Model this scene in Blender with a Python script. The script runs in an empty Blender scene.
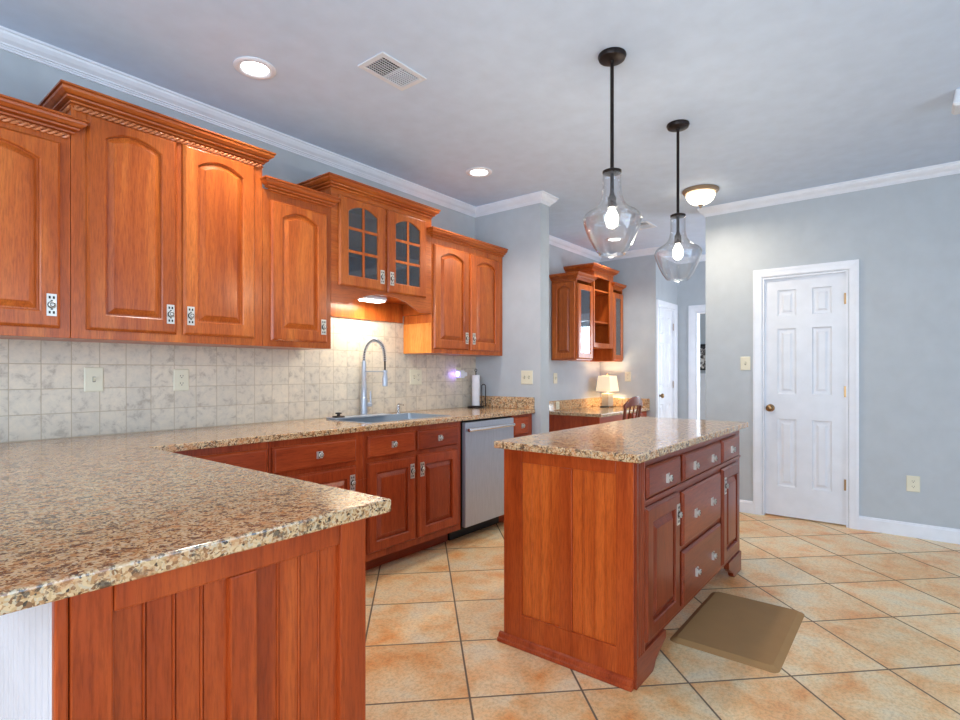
import bpy, bmesh, math, random
from mathutils import Vector, Matrix
random.seed(7)
S = bpy.context.scene
COL = S.collection
PI = math.pi

# ------------------------------------------------------------------ camera
CAM_H = 1.2223
cam = bpy.data.cameras.new('camera')
cam.sensor_width = 36.0
cam.lens = 541.5 / 960 * 36
cam.shift_y = 12.8 / 960
cam.clip_start = 0.02
co = bpy.data.objects.new('camera', cam)
COL.objects.link(co)
co.location = (0, 0, CAM_H)
co.rotation_euler = (PI / 2, 0, math.radians(38.54) - PI / 2)
S.camera = co

# ------------------------------------------------------------------ light
S.view_settings.view_transform = 'Standard'
S.view_settings.look = 'None'
S.view_settings.gamma = 1
S.view_settings.use_curve_mapping = False
S.view_settings.exposure = 0.2
w = bpy.data.worlds.new('sky')
S.world = w
w.use_nodes = True
w.node_tree.nodes['Background'].inputs[0].default_value = (0.60, 0.79, 1.0, 1)
w.node_tree.nodes['Background'].inputs[1].default_value = 2.0


def area(name, loc, rot, sx, sy, power, color=(1, 1, 1), spread=180):
    l = bpy.data.lights.new(name, 'AREA')
    l.shape = 'RECTANGLE'
    l.size = sx
    l.size_y = sy
    l.energy = power
    l.color = color
    l.spread = math.radians(spread)
    o = bpy.data.objects.new(name, l)
    COL.objects.link(o)
    o.location = loc
    o.rotation_euler = rot
    return o


DAY = (0.74, 0.88, 1.0)
# daylight through the rear and far-room windows, then two added fill lights
area('daylight_side', (-2.62, 0.1, 1.40), (0, -PI * 0.60, 0), 2.1, 3.6, 150, DAY)
area('daylight_rear', (1.5, -3.12, 1.35), (PI / 2, 0, 0), 3.6, 2.1, 42, DAY)
area('daylight_far_room', (9.9, 0.7, 1.5), (0, PI / 2, 0), 1.3, 1.2, 60, DAY)
area('fill_passage', (6.25, -0.13, 1.5), (PI / 2, 0, 0), 1.3, 1.2, 42, (0.92, 0.95, 1.0))  # added fill that brightens the hall and desk nook
area('fill_far_side', (8.7, -0.93, 1.5), (PI / 2, 0, 0), 1.3, 1.2, 55, (1.0, 0.97, 0.92))  # added fill that brightens the far room's picture wall

# ------------------------------------------------------------------ helpers


def nset(n, **kw):
    for k, v in kw.items():
        setattr(n, k, v)
    return n


class Mat:
    def __init__(s, name):
        s.m = bpy.data.materials.new(name)
        s.m.use_nodes = True
        s.t = s.m.node_tree
        s.b = s.t.nodes['Principled BSDF']
        s.out = s.t.nodes['Material Output']

    def n(s, ty, **kw):
        nd = s.t.nodes.new(ty)
        for k, v in kw.items():
            setattr(nd, k, v)
        return nd

    def l(s, a, b):
        s.t.links.new(a, b)

    def put(s, v, sock):
        if isinstance(v, bpy.types.NodeSocket):
            s.l(v, sock)
        else:
            sock.default_value = v

    def math(s, op, a, b=0.0, c=0.0):
        nd = s.n('ShaderNodeMath', operation=op)
        s.put(a, nd.inputs[0])
        s.put(b, nd.inputs[1])
        s.put(c, nd.inputs[2])
        return nd.outputs[0]

    def ramp(s, fac, stops, interp='LINEAR'):
        nd = s.n('ShaderNodeValToRGB')
        r = nd.color_ramp
        r.interpolation = interp
        while len(r.elements) < len(stops):
            r.elements.new(0.5)
        for e, (p, c) in zip(r.elements, stops):
            e.position = p
            e.color = tuple(c) + (1,) if len(c) == 3 else c
        s.l(fac, nd.inputs[0])
        return nd.outputs[0]

    def mix(s, fac, a, b, mode='MIX'):
        nd = s.n('ShaderNodeMix', data_type='RGBA', blend_type=mode)
        s.put(fac, nd.inputs[0])
        s.put(a, nd.inputs[6])
        s.put(b, nd.inputs[7])
        return nd.outputs[2]

    def coord(s, which='Object', scale=(1, 1, 1), rot=(0, 0, 0)):
        tc = s.n('ShaderNodeTexCoord')
        mp = s.n('ShaderNodeMapping')
        mp.inputs['Scale'].default_value = scale
        mp.inputs['Rotation'].default_value = rot
        s.l(tc.outputs[which], mp.inputs[0])
        return mp.outputs[0]

    def world(s):
        g = s.n('ShaderNodeNewGeometry')
        return g.outputs['Position']

    def noise(s, vec, scale, detail=2, rough=0.5, dist=0.0):
        nd = s.n('ShaderNodeTexNoise')
        s.l(vec, nd.inputs['Vector'])
        nd.inputs['Scale'].default_value = scale
        nd.inputs['Detail'].default_value = detail
        nd.inputs['Roughness'].default_value = rough
        nd.inputs['Distortion'].default_value = dist
        return nd.outputs[0]

    def bump(s, h, strength=0.2, dist=0.002):
        nd = s.n('ShaderNodeBump')
        nd.inputs['Strength'].default_value = strength
        nd.inputs['Distance'].default_value = dist
        s.l(h, nd.inputs['Height'])
        s.l(nd.outputs[0], s.b.inputs['Normal'])

    def set(s, **kw):
        for k, v in kw.items():
            s.put(v, s.b.inputs[k.replace('_', ' ')])
        return s


def rgb(r, g, b):
    f = lambda v: ((v / 255 + 0.055) / 1.055) ** 2.4 if v > 10 else v / 255 / 12.92
    return (f(r), f(g), f(b), 1)


M = {}


def simple(name, col, rough=0.5, metal=0.0, bumpy=None, **kw):
    a = Mat(name)
    v = a.coord()
    nz = a.noise(v, 9, 3)
    c = a.mix(a.ramp(nz, [(0.3, (0, 0, 0)), (0.7, (1, 1, 1))]), tuple(x * 0.96 for x in col[:3]) + (1,), tuple(min(1, x * 1.03) for x in col[:3]) + (1,))
    a.set(Base_Color=c, Roughness=rough, Metallic=metal)
    for k, q in kw.items():
        a.b.inputs[k.replace('_', ' ')].default_value = q
    if bumpy:
        a.bump(a.noise(v, bumpy[0], 2), bumpy[1], 0.001)
    M[name] = a.m
    return a.m


def wood(name, axis, base, dark, light, rough=0.28):
    a = Mat(name)
    info = a.n('ShaderNodeObjectInfo')
    tc = a.n('ShaderNodeTexCoord')
    off = a.n('ShaderNodeVectorMath', operation='ADD')
    sc = a.n('ShaderNodeVectorMath', operation='SCALE')
    cx = a.n('ShaderNodeCombineXYZ')
    a.l(info.outputs['Random'], cx.inputs[0])
    a.l(info.outputs['Random'], cx.inputs[1])
    a.l(info.outputs['Random'], cx.inputs[2])
    a.l(cx.outputs[0], sc.inputs[0])
    sc.inputs['Scale'].default_value = 37.0
    a.l(tc.outputs['Object'], off.inputs[0])
    a.l(sc.outputs[0], off.inputs[1])
    mp = a.n('ShaderNodeMapping')
    s3 = [1.0, 1.0, 1.0]
    s3[axis] = 0.09
    mp.inputs['Scale'].default_value = s3
    a.l(off.outputs[0], mp.inputs[0])
    big = a.noise(mp.outputs[0], 10, 5, 0.62, 0.9)
    fine = a.noise(mp.outputs[0], 170, 4, 0.7)
    c = a.ramp(big, [(0.25, dark[:3]), (0.5, base[:3]), (0.75, light[:3])])
    f = a.ramp(fine, [(0.36, (0.66, 0.58, 0.52)), (0.56, (1.06, 1.05, 1.03))])
    c = a.mix(0.75, c, f, 'MULTIPLY')
    rnd = a.ramp(info.outputs['Random'], [(0, (0.88, 0.86, 0.84)), (1, (1.1, 1.1, 1.1))])
    c = a.mix(1.0, c, rnd, 'MULTIPLY')
    a.set(Base_Color=c, Roughness=rough)
    a.b.inputs['Coat Weight'].default_value = 0.12
    a.b.inputs['Coat Roughness'].default_value = 0.18
    a.b.inputs['Specular IOR Level'].default_value = 0.32
    a.bump(fine, 0.05, 0.001)
    M[name] = a.m


CH = (rgb(184, 92, 36), rgb(154, 68, 24), rgb(208, 118, 52))
wood('cherry_z', 2, CH[0], CH[1], CH[2])
wood('cherry_x', 0, CH[0], CH[1], CH[2])
wood('cherry_y', 1, CH[0], CH[1], CH[2])
CD = (rgb(160, 66, 32), rgb(130, 48, 22), rgb(182, 84, 42))
wood('cherry_deep_z', 2, *CD)
wood('cherry_deep_x', 0, *CD)
wood('panel_z', 2, rgb(200, 94, 36), rgb(170, 72, 26), rgb(220, 116, 50))
wood('cherry_shaded_z', 2, rgb(134, 54, 28), rgb(108, 38, 18), rgb(152, 68, 36))  # island-front cherry; that side's weaker light is darkened into the colour
wood('cherry_shaded_x', 0, rgb(134, 54, 28), rgb(108, 38, 18), rgb(152, 68, 36))
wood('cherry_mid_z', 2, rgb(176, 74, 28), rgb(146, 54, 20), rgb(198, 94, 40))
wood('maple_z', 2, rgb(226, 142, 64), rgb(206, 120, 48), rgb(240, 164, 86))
simple('dark_void', rgb(30, 14, 10), 0.7)

# wall paint etc.
simple('wall_paint', rgb(182, 188, 193), 0.6, bumpy=(300, 0.05))
simple('ceiling_paint', rgb(203, 219, 240), 0.8, bumpy=(250, 0.06))
simple('trim_white', rgb(228, 231, 238), 0.35)
simple('door_white', rgb(222, 225, 232), 0.35)
simple('beadboard_white', rgb(206, 200, 204), 0.4)
simple('nickel', rgb(212, 207, 198), 0.3, 0.55)
simple('pull_dark', rgb(60, 52, 46), 0.5, 0.6)
simple('bronze', rgb(42, 34, 32), 0.4, 0.7)
simple('brass', rgb(150, 118, 84), 0.3, 1.0)
simple('ring_metal', rgb(160, 140, 118), 0.4, 0.6)
simple('black_plastic', rgb(18, 17, 18), 0.4)
simple('chrome', rgb(220, 222, 226), 0.12, 1.0)
simple('almond', rgb(222, 216, 192), 0.4)
simple('almond_dark', rgb(70, 62, 50), 0.5)
simple('paper', rgb(240, 240, 244), 0.9)
simple('vent_white', rgb(220, 224, 230), 0.5)
simple('vent_dark', rgb(35, 36, 42), 0.8)
simple('linen', rgb(176, 166, 148), 0.8)
simple('chair_wood', rgb(110, 52, 34), 0.25)
simple('sink_steel', rgb(158, 168, 180), 0.3, 0.55)
simple('mat_brown', rgb(158, 118, 72), 0.75, bumpy=(220, 0.4))


def brushed(name, axis):
    a = Mat(name)
    s3 = [60, 60, 60]
    s3[axis] = 1.0
    v = a.coord('Object', s3)
    nz = a.noise(v, 12, 3)
    c = a.ramp(nz, [(0.3, rgb(166, 172, 184)[:3]), (0.7, rgb(188, 194, 206)[:3])])
    a.set(Base_Color=c, Roughness=0.35, Metallic=0.6)
    a.bump(nz, 0.03, 0.0005)
    M[name] = a.m


brushed('steel', 0)
brushed('steel_z', 2)


def emit(name, col, strength, base=(1, 1, 1, 1)):
    a = Mat(name)
    a.set(Base_Color=base, Roughness=0.5)
    a.b.inputs['Emission Color'].default_value = col
    a.b.inputs['Emission Strength'].default_value = strength
    M[name] = a.m


emit('lens_glow', (1, 0.98, 0.95, 1), 9)
emit('bulb_glow', (1, 0.93, 0.80, 1), 12)
emit('dome_glow', (1, 0.88, 0.68, 1), 5)
emit('shade_glow', (1, 0.80, 0.52, 1), 0.42, rgb(240, 225, 195))
emit('hood_glow', (1, 0.94, 0.8, 1), 14)
emit('violet_glow', (0.25, 0.16, 1, 1), 4)


def thin_glass(name, tint, gloss=0.12, rough=0.02, edge=0.75):
    a = Mat(name)
    t = a.n('ShaderNodeBsdfTransparent')
    t.inputs[0].default_value = tint
    g = a.n('ShaderNodeBsdfGlossy')
    g.inputs['Roughness'].default_value = rough
    lw = a.n('ShaderNodeLayerWeight')
    lw.inputs[0].default_value = 0.35
    f = a.math('MULTIPLY_ADD', lw.outputs['Facing'], edge, gloss)
    f = a.math('MINIMUM', a.math('MULTIPLY', f, f), 1.0)
    f = a.math('ADD', f, gloss * 0.5)
    mx = a.n('ShaderNodeMixShader')
    a.l(f, mx.inputs[0])
    a.l(t.outputs[0], mx.inputs[1])
    a.l(g.outputs[0], mx.inputs[2])
    a.l(mx.outputs[0], a.out.inputs[0])
    M[name] = a.m


thin_glass('clear_glass', (0.99, 0.995, 1, 1), 0.09, 0.03, 0.95)
thin_glass('cabinet_glass', (0.62, 0.70, 0.76, 1), 0.14, 0.03)
thin_glass('window_glass', (0.97, 0.98, 1, 1), 0.05)


def granite(name):
    a = Mat(name)
    v = a.world()
    vo = a.n('ShaderNodeTexVoronoi')
    vo.inputs['Scale'].default_value = 210
    wp = a.n('ShaderNodeTexNoise')
    wp.inputs['Scale'].default_value = 55
    a.l(v, wp.inputs['Vector'])
    add = a.n('ShaderNodeVectorMath', operation='MULTIPLY_ADD')
    a.l(wp.outputs['Color'], add.inputs[0])
    add.inputs[1].default_value = (0.016,) * 3
    a.l(v, add.inputs[2])
    a.l(add.outputs[0], vo.inputs['Vector'])
    sep = a.n('ShaderNodeSeparateColor')
    a.l(vo.outputs['Color'], sep.inputs[0])
    speck = a.ramp(sep.outputs[0], [(0.0, rgb(222, 190, 146)[:3]), (0.28, rgb(204, 168, 122)[:3]), (0.50, rgb(182, 136, 90)[:3]), (0.68, rgb(206, 184, 152)[:3]), (0.83, rgb(134, 92, 58)[:3]), (0.94, rgb(60, 46, 36)[:3])], 'CONSTANT')
    n1 = a.noise(v, 52, 6, 0.72)
    m1 = a.ramp(n1, [(0.535, (0, 0, 0)), (0.585, (1, 1, 1))])
    c = a.mix(a.math('MULTIPLY', m1, 0.85), speck, rgb(62, 50, 44))
    n2 = a.noise(add.outputs[0], 26, 4, 0.6)
    m2 = a.ramp(n2, [(0.50, (0, 0, 0)), (0.64, (1, 1, 1))])
    c = a.mix(a.math('MULTIPLY', m2, 0.55), c, rgb(206, 138, 84))
    n3 = a.noise(v, 34, 4, 0.6)
    m3 = a.ramp(n3, [(0.60, (0, 0, 0)), (0.68, (1, 1, 1))])
    c = a.mix(a.math('MULTIPLY', m3, 0.3), c, rgb(222, 202, 168))
    a.set(Base_Color=c, Roughness=0.13)
    a.b.inputs['IOR'].default_value = 1.75
    a.b.inputs['Specular IOR Level'].default_value = 0.6
    M[name] = a.m


granite('granite')


def floor_tiles(name):
    a = Mat(name)
    sp = a.n('ShaderNodeSeparateXYZ')
    a.l(a.world(), sp.inputs[0])
    P = 0.613
    u = a.math('DIVIDE', a.math('SUBTRACT', a.math('SUBTRACT', sp.outputs[0], sp.outputs[1]), 0.27), P)
    v = a.math('DIVIDE', a.math('SUBTRACT', a.math('ADD', sp.outputs[0], sp.outputs[1]), 2.868), P)
    g = 0.011

    def edge(x):
        fr = a.math('FRACT', x)
        d = a.math('MINIMUM', fr, a.math('SUBTRACT', 1.0, fr))
        return d
    d = a.math('MINIMUM', edge(u), edge(v))
    tile = a.n('ShaderNodeMapRange', interpolation_type='SMOOTHSTEP')
    a.l(d, tile.inputs[0])
    tile.inputs[1].default_value = g * 0.6
    tile.inputs[2].default_value = g * 1.1
    cx = a.n('ShaderNodeCombineXYZ')
    a.l(a.math('FLOOR', u), cx.inputs[0])
    a.l(a.math('FLOOR', v), cx.inputs[1])
    wn = a.n('ShaderNodeTexWhiteNoise', noise_dimensions='3D')
    a.l(cx.outputs[0], wn.inputs[0])
    # pattern offset per tile
    off = a.n('ShaderNodeVectorMath', operation='MULTIPLY_ADD')
    a.l(wn.outputs['Color'], off.inputs[0])
    off.inputs[1].default_value = (40, 40, 40)
    a.l(a.world(), off.inputs[2])
    n1 = a.noise(off.outputs[0], 4.5, 5, 0.6, 0.3)
    n2 = a.noise(off.outputs[0], 75, 5, 0.8)
    c = a.ramp(n1, [(0.34, rgb(232, 216, 184)[:3]), (0.46, rgb(238, 208, 162)[:3]), (0.57, rgb(236, 188, 132)[:3]), (0.70, rgb(230, 156, 90)[:3])])
    f = a.ramp(n2, [(0.38, (0.72, 0.68, 0.64)), (0.55, (1.04, 1.04, 1.04))])
    c = a.mix(0.8, c, f, 'MULTIPLY')
    t = a.ramp(wn.outputs[0], [(0, (0.93, 0.90, 0.86)), (1, (1.06, 1.05, 1.05))])
    c = a.mix(1.0, c, t, 'MULTIPLY')
    c = a.mix(tile.outputs[0], rgb(112, 92, 74), c)
    a.set(Base_Color=c, Roughness=a.math('MULTIPLY_ADD', tile.outputs[0], -0.45, 0.8))
    h = a.math('ADD', tile.outputs[0], a.math('MULTIPLY', n2, 0.12))
    a.bump(h, 0.35, 0.003)
    M[name] = a.m


floor_tiles('floor_tiles')


def splash_tiles(name):
    a = Mat(name)
    sp = a.n('ShaderNodeSeparateXYZ')
    a.l(a.world(), sp.inputs[0])
    u = a.math('DIVIDE', a.math('SUBTRACT', sp.outputs[0], 0.574), 0.1148)
    v = a.math('DIVIDE', a.math('SUBTRACT', sp.outputs[2], 0.916), 0.1158)

    def edge(x):
        fr = a.math('FRACT', x)
        return a.math('MINIMUM', fr, a.math('SUBTRACT', 1.0, fr))
    d = a.math('MINIMUM', edge(u), edge(v))
    tile = a.n('ShaderNodeMapRange', interpolation_type='SMOOTHSTEP')
    a.l(d, tile.inputs[0])
    tile.inputs[1].default_value = 0.008
    tile.inputs[2].default_value = 0.022
    cx = a.n('ShaderNodeCombineXYZ')
    a.l(a.math('FLOOR', u), cx.inputs[0])
    a.l(a.math('FLOOR', v), cx.inputs[2])
    wn = a.n('ShaderNodeTexWhiteNoise', noise_dimensions='3D')
    a.l(cx.outputs[0], wn.inputs[0])
    off = a.n('ShaderNodeVectorMath', operation='MULTIPLY_ADD')
    a.l(wn.outputs['Color'], off.inputs[0])
    off.inputs[1].default_value = (40, 40, 40)
    a.l(a.world(), off.inputs[2])
    n1 = a.noise(off.outputs[0], 20, 6, 0.7, 0.35)
    c = a.ramp(n1, [(0.34, rgb(182, 170, 154)[:3]), (0.47, rgb(210, 200, 184)[:3]), (0.66, rgb(222, 210, 190)[:3])])
    t = a.ramp(wn.outputs[0], [(0, (0.93, 0.93, 0.93)), (1, (1.05, 1.03, 1.0))])
    c = a.mix(1.0, c, t, 'MULTIPLY')
    c = a.mix(tile.outputs[0], rgb(186, 170, 146), c)
    a.set(Base_Color=c, Roughness=a.math('MULTIPLY_ADD', tile.outputs[0], -0.35, 0.75))
    a.bump(a.math('ADD', tile.outputs[0], a.math('MULTIPLY', n1, 0.4)), 0.4, 0.003)
    M[name] = a.m


splash_tiles('splash_tiles')


class MB:
    """collects geometry, then links it as one mesh object"""

    def __init__(s, o=(0, 0, 0), u=(1, 0, 0), n=None, v=(0, 0, 1)):
        s.bm = bmesh.new()
        s.o, s.u, s.v = Vector(o), Vector(u), Vector(v)
        s.nn = Vector(n) if n else Vector((0, 1, 0))
        s.mats = []
        s.mi = 0
        s.sm = False

    def use(s, m):
        if m not in s.mats:
            s.mats.append(m)
        s.mi = s.mats.index(m)
        return s

    def P(s, p):
        return s.o + s.u * p[0] + s.nn * p[1] + s.v * p[2]

    def vert(s, p):
        return s.bm.verts.new(s.P(p))

    def face(s, vs):
        try:
            f = s.bm.faces.new(vs)
            f.material_index = s.mi
            f.smooth = s.sm
            return f
        except ValueError:
            return None

    def box(s, x0, x1, y0, y1, z0, z1):
        v = [s.vert((x, y, z)) for x in (x0, x1) for y in (y0, y1) for z in (z0, z1)]
        for q in ((0, 1, 3, 2), (4, 6, 7, 5), (0, 4, 5, 1), (2, 3, 7, 6), (0, 2, 6, 4), (1, 5, 7, 3)):
            s.face([v[i] for i in q])
        return s

    def loops(s, rings, cap0=True, cap1=True, close=True):
        vs = [[s.vert(p) for p in r] for r in rings]
        n = len(vs[0])
        for a, b in zip(vs, vs[1:]):
            for i in range(n if close else n - 1):
                j = (i + 1) % n
                s.face([a[i], a[j], b[j], b[i]])
        if cap0:
            s.face(vs[0][::-1])
        if cap1:
            s.face(vs[-1])
        return s

    def prism(s, poly, y0, y1):
        """poly in (x, z), extruded along y"""
        return s.loops([[(x, y0, z) for x, z in poly], [(x, y1, z) for x, z in poly]])

    def lathe(s, c, prof, seg=32, cap0=True, cap1=True, sx=1.0, sy=1.0, smooth=True):
        """prof: (r, z) about the vertical through c"""
        o = s.sm
        s.sm = smooth
        s.loops([[(c[0] + r * sx * math.cos(2 * PI * i / seg), c[1] + r * sy * math.sin(2 * PI * i / seg), c[2] + z) for i in range(seg)] for r, z in prof], cap0, cap1)
        s.sm = o
        return s

    def tube(s, pts, r, seg=10, smooth=True, caps=True):
        pts = [Vector(p) for p in pts]
        rr = r if isinstance(r, (list, tuple)) else [r] * len(pts)
        rings = []
        up = None
        for i, p in enumerate(pts):
            t = (pts[min(i + 1, len(pts) - 1)] - pts[max(i - 1, 0)]).normalized()
            if up is None:
                up = Vector((0, 0, 1)) if abs(t.z) < 0.9 else Vector((1, 0, 0))
            a = up - t * up.dot(t)
            a.normalize()
            up = a
            b = t.cross(a)
            rings.append([tuple(p + (a * math.cos(2 * PI * k / seg) + b * math.sin(2 * PI * k / seg)) * rr[i]) for k in range(seg)])
        o = s.sm
        s.sm = smooth
        s.loops(rings, caps, caps)
        s.sm = o
        return s

    def disc_y(s, c, prof, seg=24, smooth=True):
        """lathe about the local n (y) axis; prof: (r, y)"""
        o = s.sm
        s.sm = smooth
        s.loops([[(c[0] + r * math.cos(2 * PI * i / seg), c[1] + y, c[2] + r * math.sin(2 * PI * i / seg)) for i in range(seg)] for r, y in prof])
        s.sm = o
        return s

    def sweep(s, path, prof, closed_prof=True):
        """profile (outward, z) swept along a 2D path; outward = right of travel"""
        pts = [Vector(p) for p in path]
        n = len(pts)
        rings = []
        for i in range(n):
            ds = []
            if i > 0:
                ds.append((pts[i] - pts[i - 1]).normalized())
            if i < n - 1:
                ds.append((pts[i + 1] - pts[i]).normalized())
            ns = [Vector((d.y, -d.x)) for d in ds]
            if len(ns) == 2:
                m = (ns[0] + ns[1])
                k = 1 + ns[0].dot(ns[1])
                m = m / k if k > 1e-6 else ns[0]
            else:
                m = ns[0]
            rings.append([(pts[i].x + m.x * o, pts[i].y + m.y * o, z) for o, z in prof])
        return s.loops(rings, True, True, closed_prof)

    def build(s, name, mat=None, parent=None, bevel=0.0, seg=2, sub=0, label=None, angle=35):
        bm = s.bm
        bmesh.ops.recalc_face_normals(bm, faces=bm.faces)
        for ed in bm.edges:
            if len(ed.link_faces) == 2 and ed.calc_face_angle(0) > 0.75:
                ed.smooth = False
        # origin: put it at the parent's base, else at the lowest middle of the mesh
        if parent is not None:
            base = ORG[parent.name]
        else:
            xs = [v.co.x for v in bm.verts]
            ys = [v.co.y for v in bm.verts]
            zs = [v.co.z for v in bm.verts]
            base = Vector(((min(xs) + max(xs)) / 2, (min(ys) + max(ys)) / 2, min(zs)))
        for v in bm.verts:
            v.co -= base
        me = bpy.data.meshes.new(name)
        bm.to_mesh(me)
        bm.free()
        o = bpy.data.objects.new(name, me)
        COL.objects.link(o)
        ORG[o.name] = base
        if parent is not None:
            o.parent = parent
        else:
            o.location = base
        for m in ([mat] if isinstance(mat, str) else []) or s.mats:
            me.materials.append(M[m])
        if bevel:
            b = o.modifiers.new('bevel', 'BEVEL')
            b.width = bevel
            b.segments = seg
            b.limit_method = 'ANGLE'
            b.angle_limit = math.radians(angle)
            b.harden_normals = False
        if sub:
            q = o.modifiers.new('sub', 'SUBSURF')
            q.levels = sub
            q.render_levels = sub
        if label:
            o['label'] = label
        return o


ORG = {}


def thing(name, label, cat, loc, group=None):
    o = bpy.data.objects.new(name, None)
    COL.objects.link(o)
    o.empty_display_size = 0.1
    o.location = loc
    ORG[o.name] = Vector(loc)
    return tag(o, label, cat, group)


def tag(o, label, cat, group=None):
    o['label'] = label
    o['category'] = cat
    if group:
        o['group'] = group
    return o


def struct(o):
    o['kind'] = 'structure'
    return o


def copy_thing(root, loc, label, group=None):
    r = root.copy()
    COL.objects.link(r)
    r.location = loc
    r['label'] = label
    if group:
        r['group'] = group
    for ch in root.children:
        c = ch.copy()
        COL.objects.link(c)
        c.parent = r
        for g in ch.children:
            d = g.copy()
            COL.objects.link(d)
            d.parent = c
    return r


FY = dict(u=(1, 0, 0), n=(0, -1, 0))     # faces -Y (towards the camera side)
FX = dict(u=(0, -1, 0), n=(-1, 0, 0))    # faces -X
H = 2.72
WB = 3.124       # cabinet wall plane (tile face)
A1 = 3.860       # return wall
A2 = 5.158       # right wall

# ================================================================== SETTING
fl = MB().box(-2.6, 10.2, -3.1, 5.2, -0.08, 0.0).build('floor', 'floor_tiles')
struct(fl)
struct(MB().box(-2.6, 10.2, -3.1, 5.2, H, H + 0.1).build('ceiling', 'ceiling_paint'))


def wallbox(name, axis, pos, th, r0, r1, openings=(), mat='wall_paint', z1=H):
    """axis 'x': plane x=pos, runs in y; thickness towards th sign"""
    m = MB()
    p0, p1 = sorted((pos, pos + th))

    def bx(a, b, z0, z2):
        if b - a < 1e-4 or z2 - z0 < 1e-4:
            return
        if axis == 'x':
            m.box(p0, p1, a, b, z0, z2)
        else:
            m.box(a, b, p0, p1, z0, z2)
    cur = r0
    for (a, b, z0, z2) in sorted(openings):
        bx(cur, a, 0, z1)
        bx(a, b, 0, z0)
        bx(a, b, z2, z1)
        cur = b
    bx(cur, r1, 0, z1)
    return struct(m.build(name, mat))


wallbox('wall_left', 'y', WB + 0.008, 0.12, -2.6, 6.52)
wallbox('wall_divider', 'x', A1, 0.136, 2.427, WB + 0.007)
wallbox('wall_nook', 'x', 6.40, 0.12, 2.40, WB + 0.007)
HB = 2.402
DH0, DH1 = 6.487, 7.055
wallbox('wall_hall', 'y', HB, 0.12, 6.521, 7.179, [(6.522, DH1, 0, 2.035)])
wallbox('wall_far', 'x', 7.18, 0.12, -0.8, 5.2, [(1.35, 2.165, 0, 2.0)])
DR0, DR1 = 0.394, 0.997
wallbox('wall_right', 'x', A2, 0.12, -3.1, 1.472, [(DR0 - 0.003, DR1 + 0.003, 0, 2.035)])
wallbox('wall_passage', 'y', 0.0, -0.12, 5.279, 7.179, [(5.6, 6.9, 0.9, 2.1)])
# rear walls with windows (behind the camera)
wallbox('wall_side', 'x', -2.5, -0.1, -3.1, WB + 0.007, [(-1.7, 1.9, 0.35, 2.4)])
wallbox('wall_rear', 'y', -3.0, -0.1, -2.499, A2 - 0.001, [(-0.3, 3.3, 0.35, 2.4)])
# far room seen through the cased opening
wallbox('wall_far_room', 'x', 10.0, 0.12, -0.8, 5.2, [(0.1, 1.3, 0.9, 2.1)])
wallbox('wall_far_room_near', 'y', -0.8, -0.12, 7.301, 9.999, [(8.05, 9.35, 0.9, 2.1)])
wallbox('wall_far_room_end', 'y', 5.08, 0.12, 7.301, 9.999)


def window(name, frame, w, h, nx, nz):
    m = MB(**frame)
    t = 0.05
    m.box(0, w, -0.05, 0.03, 0, t).box(0, w, -0.05, 0.03, h - t, h)
    m.box(0, t, -0.05, 0.03, t, h - t).box(w - t, w, -0.05, 0.03, t, h - t)
    for i in range(1, nx):
        x = w * i / nx
        m.box(x - 0.02, x + 0.02, -0.03, 0.01, t, h - t)
    for i in range(1, nz):
        z = h * i / nz
        m.box(t, w - t, -0.029, 0.009, z - 0.012, z + 0.012)
    o = struct(m.build(name, 'trim_white', bevel=0.003))
    g = MB(**frame).box(t, w - t, -0.012, -0.008, t, h - t)
    ob = g.build('window_pane', 'window_glass', o)
    return o


window('window_1', dict(o=(-2.5, -1.7, 0.35), u=(0, 1, 0), n=(1, 0, 0)), 3.6, 2.05, 4, 2)
window('window_2', dict(o=(3.3, -3.0, 0.35), u=(-1, 0, 0), n=(0, 1, 0)), 3.6, 2.05, 4, 2)
window('window_3', dict(o=(10.0, 1.3, 0.9), u=(0, -1, 0), n=(-1, 0, 0)), 1.2, 1.2, 2, 6)

window('added_window_passage', dict(o=(6.9, 0.0, 0.9), u=(-1, 0, 0), n=(0, 1, 0)), 1.3, 1.2, 2, 2)  # unseen window, added to let the passage fill light in

window('added_window_far_side', dict(o=(9.35, -0.8, 0.9), u=(-1, 0, 0), n=(0, 1, 0)), 1.3, 1.2, 2, 2)  # unseen window, added so light grazes the far room's end wall

# tiled strip of wall behind the counter
struct(MB().box(-2.49, A1 - 0.001, WB, WB + 0.008, 0.85, 1.78).build('wall_tiles', 'splash_tiles'))

# crown moulding
CP, CQ = 0.060, 0.074
crown = [(0, H), (CP, H), (CP, H - .010), (CP - .007, H - .012), (CP - .010, H - .022), (CP - .022, H - .038), (CP - .038, H - .050), (CP - .040, H - .056),
         (.012, H - .057), (.012, H - .063), (.008, H - .066), (.008, H - CQ), (0, H - CQ)]
W2 = WB + 0.008
struct(MB().sweep([(-2.5, W2), (A1, W2), (A1, 2.427), (A1 + .136, 2.427), (A1 + .136, W2), (6.4, W2), (6.4, HB), (7.18, HB), (7.18, 0.0)], crown).build('trim_1', 'trim_white'))
struct(MB().sweep([(5.278, 0.001), (5.278, 1.472), (A2, 1.472), (A2, -3.0), (-2.5, -3.0), (-2.5, W2)], crown).build('trim_2', 'trim_white'))

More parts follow.
